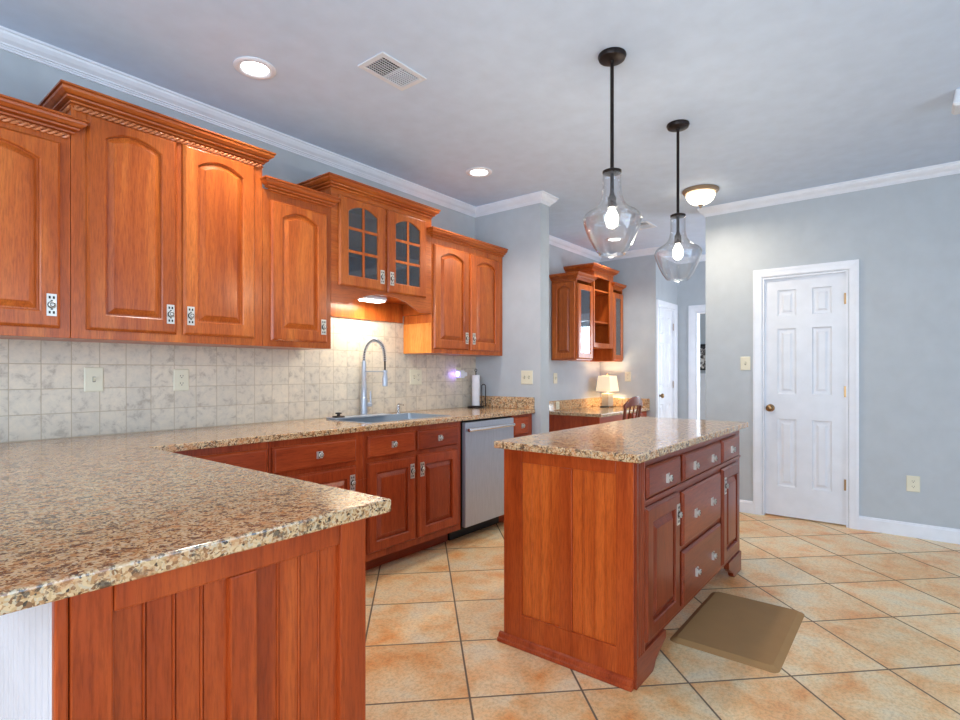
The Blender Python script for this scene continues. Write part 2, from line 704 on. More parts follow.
# baseboards
bb = [(0, 0), (0.014, 0), (0.014, 0.088), (0.010, 0.094), (0.010, 0.100), (0.004, 0.106), (0, 0.106)]
struct(MB().sweep([(5.278, 0.001), (5.278, 1.472), (A2, 1.472), (A2, 1.072)], bb).build('baseboard_right', 'trim_white'))
struct(MB().sweep([(A2, 0.325), (A2, -3.0)], bb).build('baseboard_front', 'trim_white'))
struct(MB().sweep([(A1, 2.46), (A1, 2.427), (A1 + .136, 2.427), (A1 + .136, W2), (6.4, W2), (6.4, HB), (6.41, HB)], bb).build('baseboard_left', 'trim_white'))
struct(MB().sweep([(7.18, HB - .001), (7.18, 2.27)], bb).build('baseboard_hall', 'trim_white'))


def casing(name, frame, w, h, cw=0.072, depth=0.10):
    """frame origin at floor, left side of the opening"""
    m = MB(**frame)
    prof = [(0.004, 0.0), (0.004, 0.010), (0.012, 0.014), (0.040, 0.017), (0.055, 0.020), (cw, 0.020), (cw, 0.0)]

    def run(pts):
        rings = []
        for (x, z, mx, mz) in pts:
            rings.append([(x + mx * p, y, z + mz * p) for p, y in prof])
        m.loops(rings)
    run([(0, 0, -1, 0), (0, h, -1, 1), (w, h, 1, 1), (w, 0, 1, 0)])
    # jambs
    m.box(-0.001, 0.012, -depth, 0.004, 0, h).box(w - 0.012, w + 0.001, -depth, 0.004, 0, h).box(0.012, w - 0.012, -depth, 0.004, h - 0.012, h + 0.001)
    return struct(m.build(name, 'trim_white'))


def ring_panel(m, x0, x1, z0, z1, y):
    """six-panel style recess with raised field, on front plane y"""
    def R(d, yy):
        return [(x0 + d, yy, z0 + d), (x1 - d, yy, z0 + d), (x1 - d, yy, z1 - d), (x0 + d, yy, z1 - d)]
    m.loops([R(0, y), R(0.006, y - 0.007), R(0.014, y - 0.010), R(0.030, y - 0.010), R(0.046, y - 0.002)], False, True)


def panel_door(name, frame, w, h, us, vs, cells, mat, label=None, parent=None, t=0.035, back=-0.04):
    """slab whose front plane is y=0 in the frame"""
    m = MB(**frame)
    us = [0] + us + [w]
    vs = [0] + vs + [h]
    for i in range(len(us) - 1):
        for j in range(len(vs) - 1):
            a, b, c, d = us[i], us[i + 1], vs[j], vs[j + 1]
            if (i, j) in cells:
                ring_panel(m, a, b, c, d, 0)
            else:
                m.face([m.vert((a, 0, c)), m.vert((b, 0, c)), m.vert((b, 0, d)), m.vert((a, 0, d))])
    bmesh.ops.remove_doubles(m.bm, verts=m.bm.verts, dist=1e-5)
    for p in ([(0, 0), (w, 0)], [(w, 0), (w, h)], [(w, h), (0, h)], [(0, h), (0, 0)]):
        (xa, za), (xb, zb) = p
        m.face([m.vert((xa, 0, za)), m.vert((xa, -t, za)), m.vert((xb, -t, zb)), m.vert((xb, 0, zb))])
    m.face([m.vert((0, -t, 0)), m.vert((0, -t, h)), m.vert((w, -t, h)), m.vert((w, -t, 0))])
    bmesh.ops.remove_doubles(m.bm, verts=m.bm.verts, dist=1e-5)
    return m.build(name, mat, parent, label=label)


def knob(frame, x, z, parent, name='door_knob'):
    m = MB(**frame)
    m.disc_y((x, 0, z), [(0.0005, 0), (0.032, 0.0), (0.032, 0.006), (0.024, 0.010), (0.012, 0.012), (0.011, 0.030), (0.020, 0.034), (0.028, 0.044), (0.029, 0.054), (0.024, 0.064), (0.012, 0.069), (0.0005, 0.070)])
    return m.build(name, 'brass', parent)


def hinge(frame, x, z, parent):
    m = MB(**frame)
    m.tube([(x, 0.004, z - 0.045), (x, 0.004, z + 0.045)], 0.006, 8)
    m.box(x - 0.02, x - 0.001, -0.002, 0.0015, z - 0.044, z + 0.044)
    m.lathe((x, 0.004, z + 0.045), [(0.006, 0), (0.004, 0.006), (0.001, 0.008)], 8)
    return m.build('hinge', 'brass', parent)


def six_door(name, frame, w, h, mirror=False):
    q = w / 0.603
    d = panel_door(name, frame, w, h, [0.107 * q, 0.247 * q, 0.361 * q, 0.499 * q], [0.25, 0.82, 1.03, 1.585, 1.69, 1.91],
                   {(1, 1), (3, 1), (1, 3), (3, 3), (1, 5), (3, 5)}, 'door_white')
    struct(d)
    return d


# right-hand closet door
frR = dict(o=(A2 + 0.022, DR1, 0.012), u=(0, -1, 0), n=(-1, 0, 0))
ww = DR1 - DR0
d1 = six_door('door_1', frR, ww - 0.004, 2.012)
knob(frR, 0.054, 0.91, d1)
for z in (0.32, 1.06, 1.80):
    hinge(dict(o=(A2 + 0.006, DR1, 0.012), u=(0, -1, 0), n=(-1, 0, 0)), ww - 0.004, z, d1)
MB(**frR).box(-0.0005, 0.0025, -0.02, 0.001, 0.87, 0.95).build('latch_plate', 'brass', d1)
casing('trim_3', dict(o=(A2, DR1 + 0.003, 0), u=(0, -1, 0), n=(-1, 0, 0)), ww + 0.006, 2.035)
# hall door
frH = dict(o=(DH0, HB + 0.02, 0.012), u=(1, 0, 0), n=(0, -1, 0))
wh = DH1 - DH0
d2 = six_door('door_2', frH, wh - 0.004, 2.012)
knob(frH, 0.06, 0.93, d2)
for z in (0.32, 1.06, 1.80):
    hinge(dict(o=(DH0, HB + 0.006, 0.012), u=(1, 0, 0), n=(0, -1, 0)), wh - 0.004, z, d2)
casing('trim_4', dict(o=(DH0, HB, 0), u=(1, 0, 0), n=(0, -1, 0)), wh, 2.035, 0.070)
casing('trim_5', dict(o=(7.18, 2.165, 0), u=(0, -1, 0), n=(-1, 0, 0)), 0.815, 2.0, 0.09, 0.12)
# wainscot + chair rail of the far room
struct(MB().box(9.985, 9.999, 1.4, 5.07, 0.0, 1.17).build('trim_6', 'trim_white'))
struct(MB().box(9.97, 9.999, 1.4, 5.07, 1.171, 1.21).build('trim_7', 'trim_white'))

# ================================================================== CABINET PARTS
GR = {'z': 'cherry_z', 'x': 'cherry_x', 'y': 'cherry_y'}


def arch_ring(x0, x1, z0, zs, rise, d, y, N=14):
    """closed outline: bottom-left, bottom-right, then over the arch right to left"""
    a, b = x0 + d, x1 - d
    xc, hw = (x0 + x1) / 2, (x1 - x0) / 2
    pts = [(a, y, z0 + d), (b, y, z0 + d)]
    for i in range(N + 1):
        x = b + (a - b) * i / N
        z = zs - d + rise * (1 - ((x - xc) / hw) ** 2)
        pts.append((x, y, z))
    return pts


def outer_ring(w, h, inner, d, y, N=14):
    pts = [(d, y, d), (w - d, y, d)]
    n = len(inner) - 2
    for i in range(n):
        t = i / (n - 1)
        x = inner[2 + i][0]
        if i == 0:
            x = w - d
        elif i == n - 1:
            x = d
        pts.append((x, y, h - d))
    return pts


def cab_door(parent, frame, w, h, pull=None, arch=0.045, fr=0.066, glass=False, mat='cherry_z', side=False, pname='door', t=0.02):
    """framed raised-panel door, front at y=t in the frame; pull: 'l'/'r' + 't'/'b'"""
    m = MB(**frame)
    zs = h - fr - (0.022 if arch else 0)
    N = 14 if arch else 1
    # arch=0 -> rectangular
    I = lambda d, y: arch_ring(fr, w - fr, fr, zs, arch, d, y, N)
    i0 = I(0, t)
    rings = [outer_ring(w, h, i0, 0, 0.003), outer_ring(w, h, i0, 0, t - 0.012), outer_ring(w, h, i0, 0.009, t - 0.001), outer_ring(w, h, i0, 0.012, t), i0, I(0.005, t - 0.004), I(0.006, t - 0.014), I(0.006, 0.0035)]
    m.loops(rings, False, False)
    # back ring
    a = rings[0]
    b = rings[-1]
    m.loops([a, b], False, False)
    bmesh.ops.remove_doubles(m.bm, verts=m.bm.verts, dist=1e-5)
    d = m.build(pname, mat, parent)
    if glass:
        g = MB(**frame)
        g.loops([I(0.004, t * 0.5), I(0.004, t * 0.5 + 0.003)])
        g.build('glass_pane', 'cabinet_glass', d)
        k = MB(**frame)
        xm = w / 2
        top = zs + arch - 0.006
        k.box(xm - 0.009, xm + 0.009, t * 0.5 + 0.003, t - 0.003, fr, top)
        for q in (0.345, 0.665) if not side else ():
            zz = fr + (zs + arch - fr) * q
            k.box(fr, w - fr, t * 0.5 + 0.003, t - 0.0035, zz - 0.009, zz + 0.009)
        if not side:
            k.build('muntins', mat, d)
    else:
        g = MB(**frame)
        g.loops([I(0.005, 0.0035), I(0.0065, t - 0.0145), I(0.012, t - 0.0145), I(0.015, t - 0.0135), I(0.036, t - 0.0025), I(0.037, t - 0.0005), I(0.040, t)], True, True)
        g.build('door_panel', mat, d)
    if pull:
        x = (0.032 if 'l' in pull else w - 0.032)
        z = (0.095 if 'b' in pull else h - 0.095)
        make_pull(d, frame, x, z, t)
    return d


def make_pull(parent, frame, x, z, t):
    m = MB(**frame)
    m.use('nickel')
    m.box(x - 0.017, x + 0.017, t, t + 0.003, z - 0.046, z + 0.046)
    m.use('pull_dark')
    for sz in (-1, 1):
        for sx in (-1, 1):
            m.box(x + sx * 0.007 - 0.0035, x + sx * 0.007 + 0.0035, t + 0.003, t + 0.0036, z + sz * 0.031 - 0.0055, z + sz * 0.031 + 0.0055)
        m.box(x - 0.004, x + 0.004, t + 0.003, t + 0.0036, z + sz * 0.018 - 0.002, z + sz * 0.018 + 0.002)
    m.disc_y((x, t, z), [(0.0150, 0.003), (0.0150, 0.0042), (0.0005, 0.0043)], 16)
    m.use('nickel')
    m.disc_y((x, t, z), [(0.006, 0.003), (0.006, 0.009), (0.0125, 0.011), (0.0130, 0.015), (0.0095, 0.0175), (0.0005, 0.0172)], 18)
    m.use('pull_dark')
    m.disc_y((x, t, z), [(0.0092, 0.0170), (0.0092, 0.0179), (0.0068, 0.0181), (0.0066, 0.0170)], 16)
    return m.build('pull', None, parent)


def make_knob(parent, frame, x, z, t):
    m = MB(**frame)
    m.use('nickel')
    m.box(x - 0.019, x + 0.019, t, t + 0.003, z - 0.019, z + 0.019)
    m.use('pull_dark')
    m.disc_y((x + 0.001, t, z), [(0.0170, 0.003), (0.0170, 0.0042), (0.0005, 0.0043)], 18)
    m.use('nickel')
    m.disc_y((x + 0.001, t, z), [(0.006, 0.003), (0.006, 0.010), (0.0140, 0.013), (0.0145, 0.018), (0.0110, 0.0205), (0.0005, 0.0200)], 20)
    m.use('pull_dark')
    m.disc_y((x + 0.001, t, z), [(0.0105, 0.0200), (0.0105, 0.0209), (0.0076, 0.0211), (0.0074, 0.0200)], 16)
    m.use('nickel')
    m.box(x - 0.019, x - 0.0135, t + 0.003, t + 0.012, z - 0.019, z + 0.019)
    return m.build('knob', None, parent)


def drawer(parent, frame, w, h, knobs, mat='cherry_x', t=0.02):
    m = MB(**frame)

    def R(d, y):
        return [(d, y, d), (w - d, y, d), (w - d, y, h - d), (d, y, h - d)]
    m.loops([R(0, 0.003), R(0, t - 0.010), R(0.009, t - 0.001), R(0.012, t)])
    d = m.build('drawer', mat, parent)
    for (x, z) in knobs:
        make_knob(d, frame, x, z, t)
    return d


def cab_crown(parent, path, z0, z1, proj=0.062, rope=False, mat='cherry_x'):
    h = z1 - z0
    P = proj
    prof = [(0.0, z1), (P, z1), (P, z1 - h * .12), (P - .010, z1 - h * .125), (P - .010, z1 - h * .20), (P - .006, z1 - h * .21), (P - .008, z1 - h * .34), (P - .020, z1 - h * .48), (P - .026, z1 - h * .52),
            (P - .034, z1 - h * .525), (P - .034, z1 - h * .58), (P - .026, z1 - h * .585), (P - .028, z1 - h * .68), (P - .040, z1 - h * .72), (.012, z1 - h * .73), (.012, z1 - h * .80), (.020, z1 - h * .81), (.019, z1 - h * .90), (.004, z1 - h * .92), (.004, z0), (0, z0)]
    c = MB().sweep(path, prof).build('crown_moulding', mat, parent)
    if rope:
        m = MB()
        m.sm = True
        for (a, b) in zip(path, path[1:]):
            a, b = Vector(a), Vector(b)
            L = (b - a).length
            if L < 0.02:
                continue
            d = (b - a) / L
            n = Vector((d.y, -d.x))
            zc = z0 - 0.009
            if abs(d.y) > 0.5:
                a, L = (a + d * 0.2, L - 0.2) if d.y < 0 else (a, 0.02)
            for ph in (0, PI):
                pts = []
                K = max(4, int(L / 0.004))
                for i in range(K + 1):
                    s = L * i / K
                    th = s / 0.048 * 2 * PI + ph
                    q = a + d * s + n * (0.010 + 0.0065 * math.cos(th))
                    pts.append((q.x, q.y, zc + 0.0065 * math.sin(th)))
                m.tube(pts, 0.0055, 6)
        m.build('rope_moulding', 'cherry_rope', parent)
    return c


wood('cherry_rope', 0, rgb(206, 128, 84), rgb(184, 104, 64), rgb(220, 146, 100))

UF = 2.82    # upper cabinets' face
UW = WB - 0.001


def carcass(parent, x0, x1, y0, y1, z0, z1, mat='cherry_z', left=None, right=None):
    m = MB().use(mat)
    m.box(x0, x1, y0, y1, z0, z1)
    return m.build('body', mat, parent, bevel=0.0015)


def upper(name, label, x0, x1, z0, z1, doors, crown_path, cz, rope=False, arch=0.045):
    t = thing(name, label, 'cabinet', ((x0 + x1) / 2, UW, z0), 'wall cabinets above the counter')
    carcass(t, x0 + .0005, x1 - .0005, UF, UW, z0, z1)
    for (a, b, c, d, pl) in doors:
        cab_door(t, dict(o=(a, UF, c), **FY), b - a, d - c, pl, arch)
    cab_crown(t, crown_path, cz[0], cz[1], rope=rope)
    return t


e = 0.003
upper('wall_cabinet', 'cherry wall cabinet with rope trim, cut off by the left edge of the photo', -0.25, 0.722, 1.371, 2.25,
      [(-0.22, 0.218, 1.410, 2.195, 'rb'), (0.236, 0.684, 1.410, 2.195, 'rb')], [(-0.25, UF), (0.712, UF), (0.712, UF + e)], (2.238, 2.303), True)
upper('wall_cabinet', 'tall cherry wall cabinet with two arched wooden doors and rope trim, rising above its neighbours', 0.723, 1.600, 1.371, 2.38,
      [(0.778, 1.147, 1.410, 2.352, 'rb'), (1.177, 1.549, 1.410, 2.352, 'lb')], [(0.735, UW), (0.735, UF), (1.585, UF), (1.585, UW)], (2.372, 2.440), True)
upper('wall_cabinet', 'narrow cherry wall cabinet with one arched door, between the tall cabinet and the glass-door cabinet', 1.601, 2.054, 1.371, 2.25,
      [(1.646, 2.018, 1.405, 2.195, 'rb')], [(1.648, UF + e), (1.648, UF), (2.026, UF), (2.026, UF + e)], (2.238, 2.303))
upper('wall_cabinet', 'cherry wall cabinet with two arched doors beside the grey divider wall, right of the sink', 2.957, A1 - .002, 1.371, 2.25,
      [(2.970, 3.379, 1.405, 2.195, 'rb'), (3.404, 3.802, 1.405, 2.195, 'lb')], [(2.968, UF + e), (2.968, UF), (A1 - .002, UF)], (2.238, 2.303))
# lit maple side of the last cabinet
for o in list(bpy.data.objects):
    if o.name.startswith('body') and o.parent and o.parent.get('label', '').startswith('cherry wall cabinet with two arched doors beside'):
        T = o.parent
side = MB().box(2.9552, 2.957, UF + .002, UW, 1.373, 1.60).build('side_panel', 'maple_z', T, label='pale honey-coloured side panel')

# glass-door cabinet over the sink
gx0, gx1 = 2.055, 2.954
g = thing('glass_door_cabinet', 'cherry wall cabinet with two arched glass doors above the sink, over an arched valance', 'cabinet', ((gx0 + gx1) / 2, UW, 1.66), 'wall cabinets above the counter')
m = MB()
m.box(gx0, gx0 + .018, UF + .0201, UW, 1.665, 2.38).box(gx1 - .018, gx1, UF + .0201, UW, 1.665, 2.38)
m.box(gx0 + .018, gx1 - .018, UF + .02, UW, 1.755, 1.773).box(gx0 + .018, gx1 - .018, UF + .02, UW, 2.36, 2.38)
m.box(gx0 + .018, gx1 - .018, UW - .012, UW, 1.61, 2.36)
m.build('body', 'cherry_z', g)
m = MB()
m.box(gx0, 2.118, UF, UF + .02, 1.7901, 2.38).box(2.876, gx1, UF, UF + .02, 1.7901, 2.38).box(2.475, 2.522, UF, UF + .02, 1.79, 2.33)
m.box(2.118, 2.876, UF, UF + .02, 2.33, 2.38)
# valance: arched bottom
N = 24
top = [(2.876, 1.79), (2.118, 1.79)]
bot = []
for i in range(N + 1):
    x = 2.190 + (2.820 - 2.190) * i / N
    u = (x - 2.505) / 0.315
    zz = 1.672 + 0.080 * max(0, 1 - abs(u) ** 2.2)
    bot.append((x, zz))
rings0 = [(gx0, 1.665), (2.17, 1.665)] + bot + [(2.84, 1.665), (gx1, 1.665)]
for yy in (0,):
    vb = []
    for y in (UF, UF + .02):
        vb.append([m.vert((x, y, z)) for x, z in rings0] + [m.vert((x, y, 1.79)) for x, z in rings0[::-1]])
    n = len(rings0)
    for k in range(2):
        for i in range(n - 1):
            m.face([vb[k][i], vb[k][i + 1], vb[k][2 * n - 2 - i], vb[k][2 * n - 1 - i]])
    L = 2 * n
    for i in range(L):
        j = (i + 1) % L
        m.face([vb[0][i], vb[0][j], vb[1][j], vb[1][i]])
m.build('face_frame', 'cherry_x', g)
sh = MB().box(gx0 + .018, gx1 - .018, UF + .05, UW - .013, 2.045, 2.062).build('shelf', 'cherry_x', g)
cab_door(g, dict(o=(2.107, UF, 1.775), **FY), .380, .570, 'rb', .045, glass=True)
cab_door(g, dict(o=(2.510, UF, 1.775), **FY), .377, .570, 'lb', .045, glass=True)
cab_crown(g, [(2.058, UW), (2.058, UF), (2.928, UF), (2.928, UW)], 2.372, 2.440)
# glasses inside
def tumbler(x, y, z, r, h, label):
    m = MB().lathe((x, y, z), [(r * .8, 0), (r, h), (r - .002, h), (r * .8 - .002, .006)], 16, True, True)
    return tag(m.build('drinking_glass', 'clear_glass'), label, 'glass', 'glasses inside the glass-door cabinet')
tumbler(2.20, 2.90, 1.7735, .028, .075, 'small clear drinking glass behind the left glass door, leftmost of the pair')
tumbler(2.265, 2.90, 1.7735, .028, .065, 'small clear drinking glass behind the left glass door, right one of the pair')
tumbler(2.60, 2.90, 1.7735, .026, .06, 'small clear drinking glass behind the right glass door, leftmost of the pair')
tumbler(2.665, 2.90, 1.7735, .026, .06, 'small clear drinking glass behind the right glass door, right one of the pair')

# under-cabinet light
t = thing('under_cabinet_light', 'bright fluorescent light fixture glowing under the glass-door cabinet', 'light', (2.48, 2.96, 1.70))
MB().box(2.395, 2.585, 2.90, 3.00, 1.730, 1.7545).build('housing', 'trim_white', t, bevel=.004)
MB().box(2.405, 2.575, 2.908, 2.992, 1.720, 1.7295).build('diffuser', 'hood_glow', t, bevel=.005)
a_ = area('tube_light', (0, 0, 0), (0, 0, 0), .25, .08, 4, (1, .92, .74))
a_.parent = t
a_.location = (0, 0, 0.012)

# ================================================================== BASE CABINETS
BF = 2.51     # face frame plane
BD = 2.49     # door fronts


def base_cab(name, label, x0, x1, items, y1=WB - .02):
    t = thing(name, label, 'cabinet', ((x0 + x1) / 2, BF, 0), 'base cabinets along the counter')
    m = MB()
    m.box(x0 + .0005, x1 - .0005, BF, y1, 0.108, 0.60)
    m.box(x0 + .0005, x1 - .0005, BF, BF + .045, 0.60, 0.8805)
    m.box(x0 + .0005, x0 + .0185, BF + .045, y1, 0.60, 0.8805).box(x1 - .0185, x1 - .0005, BF + .045, y1, 0.60, 0.8805)
    m.build('body', 'cherry_deep_z', t, bevel=.0015)
    MB().box(x0 + .0005, x1 - .0005, BF + .125, y1, 0.0005, 0.1075).build('toe_kick', 'cherry_deep_x', t)
    for it in items:
        if it[0] == 'd':
            _, a, b, c, d, kn = it
            drawer(t, dict(o=(a, BF, c), **FY), b - a, d - c, kn, 'cherry_deep_x')
        else:
            _, a, b, c, d, pl = it
            cab_door(t, dict(o=(a, BF, c), **FY), b - a, d - c, pl, 0, .062, mat='cherry_deep_z')
    return t


base_cab('base_cabinet', 'cherry base cabinet in the inner corner behind the peninsula, its drawer partly hidden', .86, 1.456,
         [('d', .98, 1.442, .718, .848, [(.23, .065)]), ('p', .98, 1.442, .148, .690, 'rt')])
base_cab('base_cabinet', 'cherry base cabinet with a wide one-knob drawer over a door, left of the sink cabinet', 1.457, 2.052,
         [('d', 1.472, 1.992, .715, .848, [(.268, .066)]), ('p', 1.472, 1.992, .148, .690, 'rt')])
base_cab('base_cabinet', 'cherry sink base cabinet with two drawer fronts over two doors, beside the dishwasher', 2.053, 2.930,
         [('d', 2.080, 2.466, .718, .849, [(.197, .065)]), ('d', 2.489, 2.889, .718, .849, [(.204, .065)]),
          ('p', 2.077, 2.466, .152, .690, 'rt'), ('p', 2.491, 2.889, .152, .690, 'lt')])
base_cab('base_cabinet', 'narrow cherry base cabinet with a small drawer, between the dishwasher and the divider wall', 3.556, A1 - .004,
         [('d', 3.570, 3.781, .722, .860, [(.115, .066)]), ('p', 3.570, 3.781, .148, .695, 'lt')])

# dishwasher
t = thing('dishwasher', 'stainless steel dishwasher with a straight bar handle under the counter', 'dishwasher', (3.24, BF, 0))
MB().box(2.944, 3.548, BF + .005, 3.08, .105, .868).build('body', 'black_plastic', t)
MB().box(2.948, 3.546, BD - .010, BF + .004, .118, .866).build('front_panel', 'steel_z', t, bevel=.004)
MB().box(2.944, 3.548, BF + .12, BF + .14, .0005, .104).build('toe_panel', 'black_plastic', t)
m = MB()
hy = BD - .045
m.tube([(2.945, hy, .815), (3.500, hy, .815)], .0135, 14)
m.build('handle', 'chrome', t, bevel=.002)
for x in (2.962, 3.484):
    MB().box(x - .010, x + .010, hy + .006, BD - .0095, .803, .827).build('handle_bracket', 'steel', t, bevel=.002)

# worktop (L shaped with sink cut-out)
SX0, SX1, SY0, SY1 = 2.16, 2.902, 2.59, 3.00
PX, PY, BY = 0.903, 0.995, 2.478


def slab(name, xs, ys, inside, z0, z1, mat, parent=None, bev=.005):
    m = MB()
    V = {}

    def gv(i, j, z):
        k = (i, j, z)
        if k not in V:
            V[k] = m.vert((xs[i], ys[j], z))
        return V[k]
    nx, ny = len(xs) - 1, len(ys) - 1
    ok = {(i, j) for i in range(nx) for j in range(ny) if inside((xs[i] + xs[i + 1]) / 2, (ys[j] + ys[j + 1]) / 2)}
    for (i, j) in ok:
        m.face([gv(i, j, z1), gv(i + 1, j, z1), gv(i + 1, j + 1, z1), gv(i, j + 1, z1)])
        m.face([gv(i, j, z0), gv(i, j + 1, z0), gv(i + 1, j + 1, z0), gv(i + 1, j, z0)])
        for (di, dj, p, q) in ((-1, 0, (i, j), (i, j + 1)), (1, 0, (i + 1, j + 1), (i + 1, j)), (0, -1, (i + 1, j), (i, j)), (0, 1, (i, j + 1), (i + 1, j + 1))):
            if (i + di, j + dj) not in ok:
                m.face([gv(*p, z0), gv(*p, z1), gv(*q, z1), gv(*q, z0)])
    return m.build(name, mat, parent, bevel=bev, seg=3)


def in_top(x, y):
    if SX0 < x < SX1 and SY0 < y < SY1:
        return False
    if y > BY:
        return True
    return x < PX


ct = thing('granite_worktop', 'speckled tan granite worktop running over the peninsula and along the tiled wall', 'countertop', (1.9, 2.8, .881))
slab('top', [-.06, PX, SX0, SX1, A1 - .001], [PY, BY, SY0, SY1, WB - .001], in_top, .8815, .914, 'granite', ct)
MB().box(A1 - .021, A1 - .001, 2.484, WB - .022, .9145, 1.015).build('splash_upstand', 'granite', ct, bevel=.003)

# sink
t = thing('sink', 'stainless steel sink set in the granite worktop', 'sink', ((SX0 + SX1) / 2, 2.8, .69))
m = MB()
x0, x1, y0, y1 = SX0 - .002, SX1 + .002, SY0 - .002, SY1 + .002


def rrect(x0, x1, y0, y1, r, z, k=5):
    pts = []
    for (cx, cy, a0) in ((x1 - r, y0 + r, -PI / 2), (x1 - r, y1 - r, 0), (x0 + r, y1 - r, PI / 2), (x0 + r, y0 + r, PI)):
        for i in range(k + 1):
            a = a0 + PI / 2 * i / k
            pts.append((cx + r * math.cos(a), cy + r * math.sin(a), z))
    return pts


m.sm = True
m.loops([rrect(x0 - .012, x1 + .012, y0 - .012, y1 + .012, .03, .9145), rrect(x0 - .012, x1 + .012, y0 - .012, y1 + .012, .03, .9165), rrect(x0 + .004, x1 - .004, y0 + .004, y1 - .004, .02, .9165), rrect(x0 + .006, x1 - .006, y0 + .006, y1 - .006, .02, .910), rrect(x0 + .008, x1 - .008, y0 + .008, y1 - .008, .03, .72),
         rrect(x0 + .03, x1 - .03, y0 + .03, y1 - .03, .04, .70)], False, True)
m.loops([rrect(x0 + .0025, x1 - .0025, y0 + .0025, y1 - .0025, .02, .914), rrect(x0 + .003, x1 - .003, y0 + .003, y1 - .003, .03, .695)], False, True)
m.build('bowl', 'sink_steel', t)
MB().lathe((2.53, 2.82, .7005), [(.045, 0), (.045, .003), (.03, .004), (.02, .001)], 24).build('drain', 'chrome', t)
# rack on the sink's back ledge
m = MB()
m.loops([rrect(2.175, 2.66, 2.93, 3.045, .01, .9170), rrect(2.175, 2.66, 2.93, 3.045, .01, .926)])
tray = tag(m.build('sink_tray', 'steel', bevel=.002), 'narrow stainless tray lying along the back edge of the sink', 'tray')
m = MB().lathe((2.235, 2.985, .9265), [(.040, 0), (.042, .004), (.038, .008), (.012, .010), (.010, .020), (.022, .024), (.020, .030), (.004, .032)], 24)
tag(m.build('sink_strainer', 'bronze'), 'dark round sink stopper lying on the tray left of the faucet', 'stopper')

# faucet
fx, fy = 2.523, 3.075
t = thing('kitchen_faucet', 'tall spring-neck pull-down kitchen faucet behind the sink', 'faucet', (fx, fy, .914))
m = MB()
m.lathe((fx, fy, .9145), [(.028, 0), (.028, .006), (.024, .010), (.024, .125), (.019, .130), (.019, .225), (.0165, .228), (.0165, .385), (.013, .388), (.013, .394)], 20)
m.build('body', 'steel_z', t)
m = MB()
m.tube([(fx, fy, .993), (fx + .055, fy - .012, .993)], .017, 14)
m.tube([(fx + .052, fy - .011, .995), (fx + .052, fy - .011, 1.09)], [.007, .0045], 10)
m.build('lever', 'steel_z', t)
# hose arc
arc = [(fx, fy, 1.305)]
R = .112
for i in range(25):
    a = PI * i / 24
    arc.append((fx, fy - R + R * math.cos(a), 1.33 + .125 * math.sin(a)))
arc.append((fx, fy - 2 * R, 1.30))
arc.append((fx, fy - 2 * R, 1.22))
m = MB()
m.tube(arc, .0055, 8)
m.build('hose', 'pull_dark', t)
# spring coil around the arc
pts = []
seglen = [0]
for a, b in zip(arc, arc[1:-1]):
    seglen.append(seglen[-1] + (Vector(b) - Vector(a)).length)
Lt = seglen[-1]
turns = 34
K = turns * 9
for i in range(K + 1):
    s_ = Lt * i / K
    j = max(k for k in range(len(seglen)) if seglen[k] <= s_ + 1e-9)
    j = min(j, len(seglen) - 2)
    f = (s_ - seglen[j]) / (seglen[j + 1] - seglen[j])
    p = Vector(arc[j]).lerp(Vector(arc[j + 1]), f)
    tg = (Vector(arc[j + 1]) - Vector(arc[j])).normalized()
    ax = Vector((1, 0, 0))
    bx = tg.cross(ax)
    th = 2 * PI * turns * i / K
    pts.append(tuple(p + (ax * math.cos(th) + bx * math.sin(th)) * .0125))
m = MB()
m.tube(pts, .0023, 5)
m.build('spring', 'steel_z', t)
m = MB()
m.lathe((fx, fy - 2 * R, 1.128), [(.014, 0), (.0185, .004), (.0185, .06), (.014, .085), (.010, .095), (.010, .11)], 18)
m.build('spray_head', 'steel_z', t)
m = MB()
m.tube([(fx, fy - .012, 1.232), (fx, fy - 2 * R + .016, 1.232)], .005, 10)
m.lathe((fx, fy - 2 * R, 1.224), [(.018, 0), (.018, .016)], 18)
m.build('holder_arm', 'steel_z', t)
# soap pump
t = thing('soap_dispenser', 'short chrome soap pump on the worktop right of the faucet', 'soap dispenser', (2.84, 3.06, .914))
MB().lathe((2.84, 3.06, .9145), [(.022, 0), (.022, .006), (.012, .010), (.012, .055), (.009, .058)], 16).build('pump_body', 'chrome', t)
MB().tube([(2.84, 3.06, .973), (2.84, 3.06, .982), (2.84, 3.05, .986), (2.84, 3.00, .980)], [.008, .008, .007, .005], 10).build('spout', 'chrome', t)

# paper towel stand
tx, ty = 3.745, 3.03
t = thing('paper_towel_holder', 'black wire paper towel stand in the counter corner', 'paper towel holder', (tx, ty, .914))
m = MB().lathe((tx, ty, .9145), [(.075, 0), (.075, .006), (.066, .012), (.010, .014)], 28)
m.build('base', 'bronze', t)
m = MB().tube([(tx, ty, .925), (tx, ty, 1.235)], .004, 8)
ring = [(tx, ty + .012 * math.sin(2 * PI * i / 16), 1.244 + .012 * -math.cos(2 * PI * i / 16)) for i in range(17)]
m.tube(ring, .003, 6)
m.build('rod', 'bronze', t)
m = MB()
ax_, ay_ = tx + .045, ty - .052
pp = []
for i in range(17):
    th = PI * i / 16
    pp.append((ax_ + .015 * math.cos(th), ay_ - .010 * math.cos(th), 1.10 + .02 * math.sin(th)))
m.tube([(ax_ + .015, ay_ - .010, .922)] + pp + [(ax_ - .015, ay_ + .010, .922)], .004, 8)
m.build('side_arm', 'bronze', t)
m = MB()
m.lathe((tx, ty, .932), [(.033, 0), (.034, .002), (.034, .266), (.033, .270), (.008, .270), (.008, .0)], 28, False, False)
tag(m.build('paper_towel_roll', 'paper'), 'slim white paper towel roll standing on the black stand', 'paper towel')

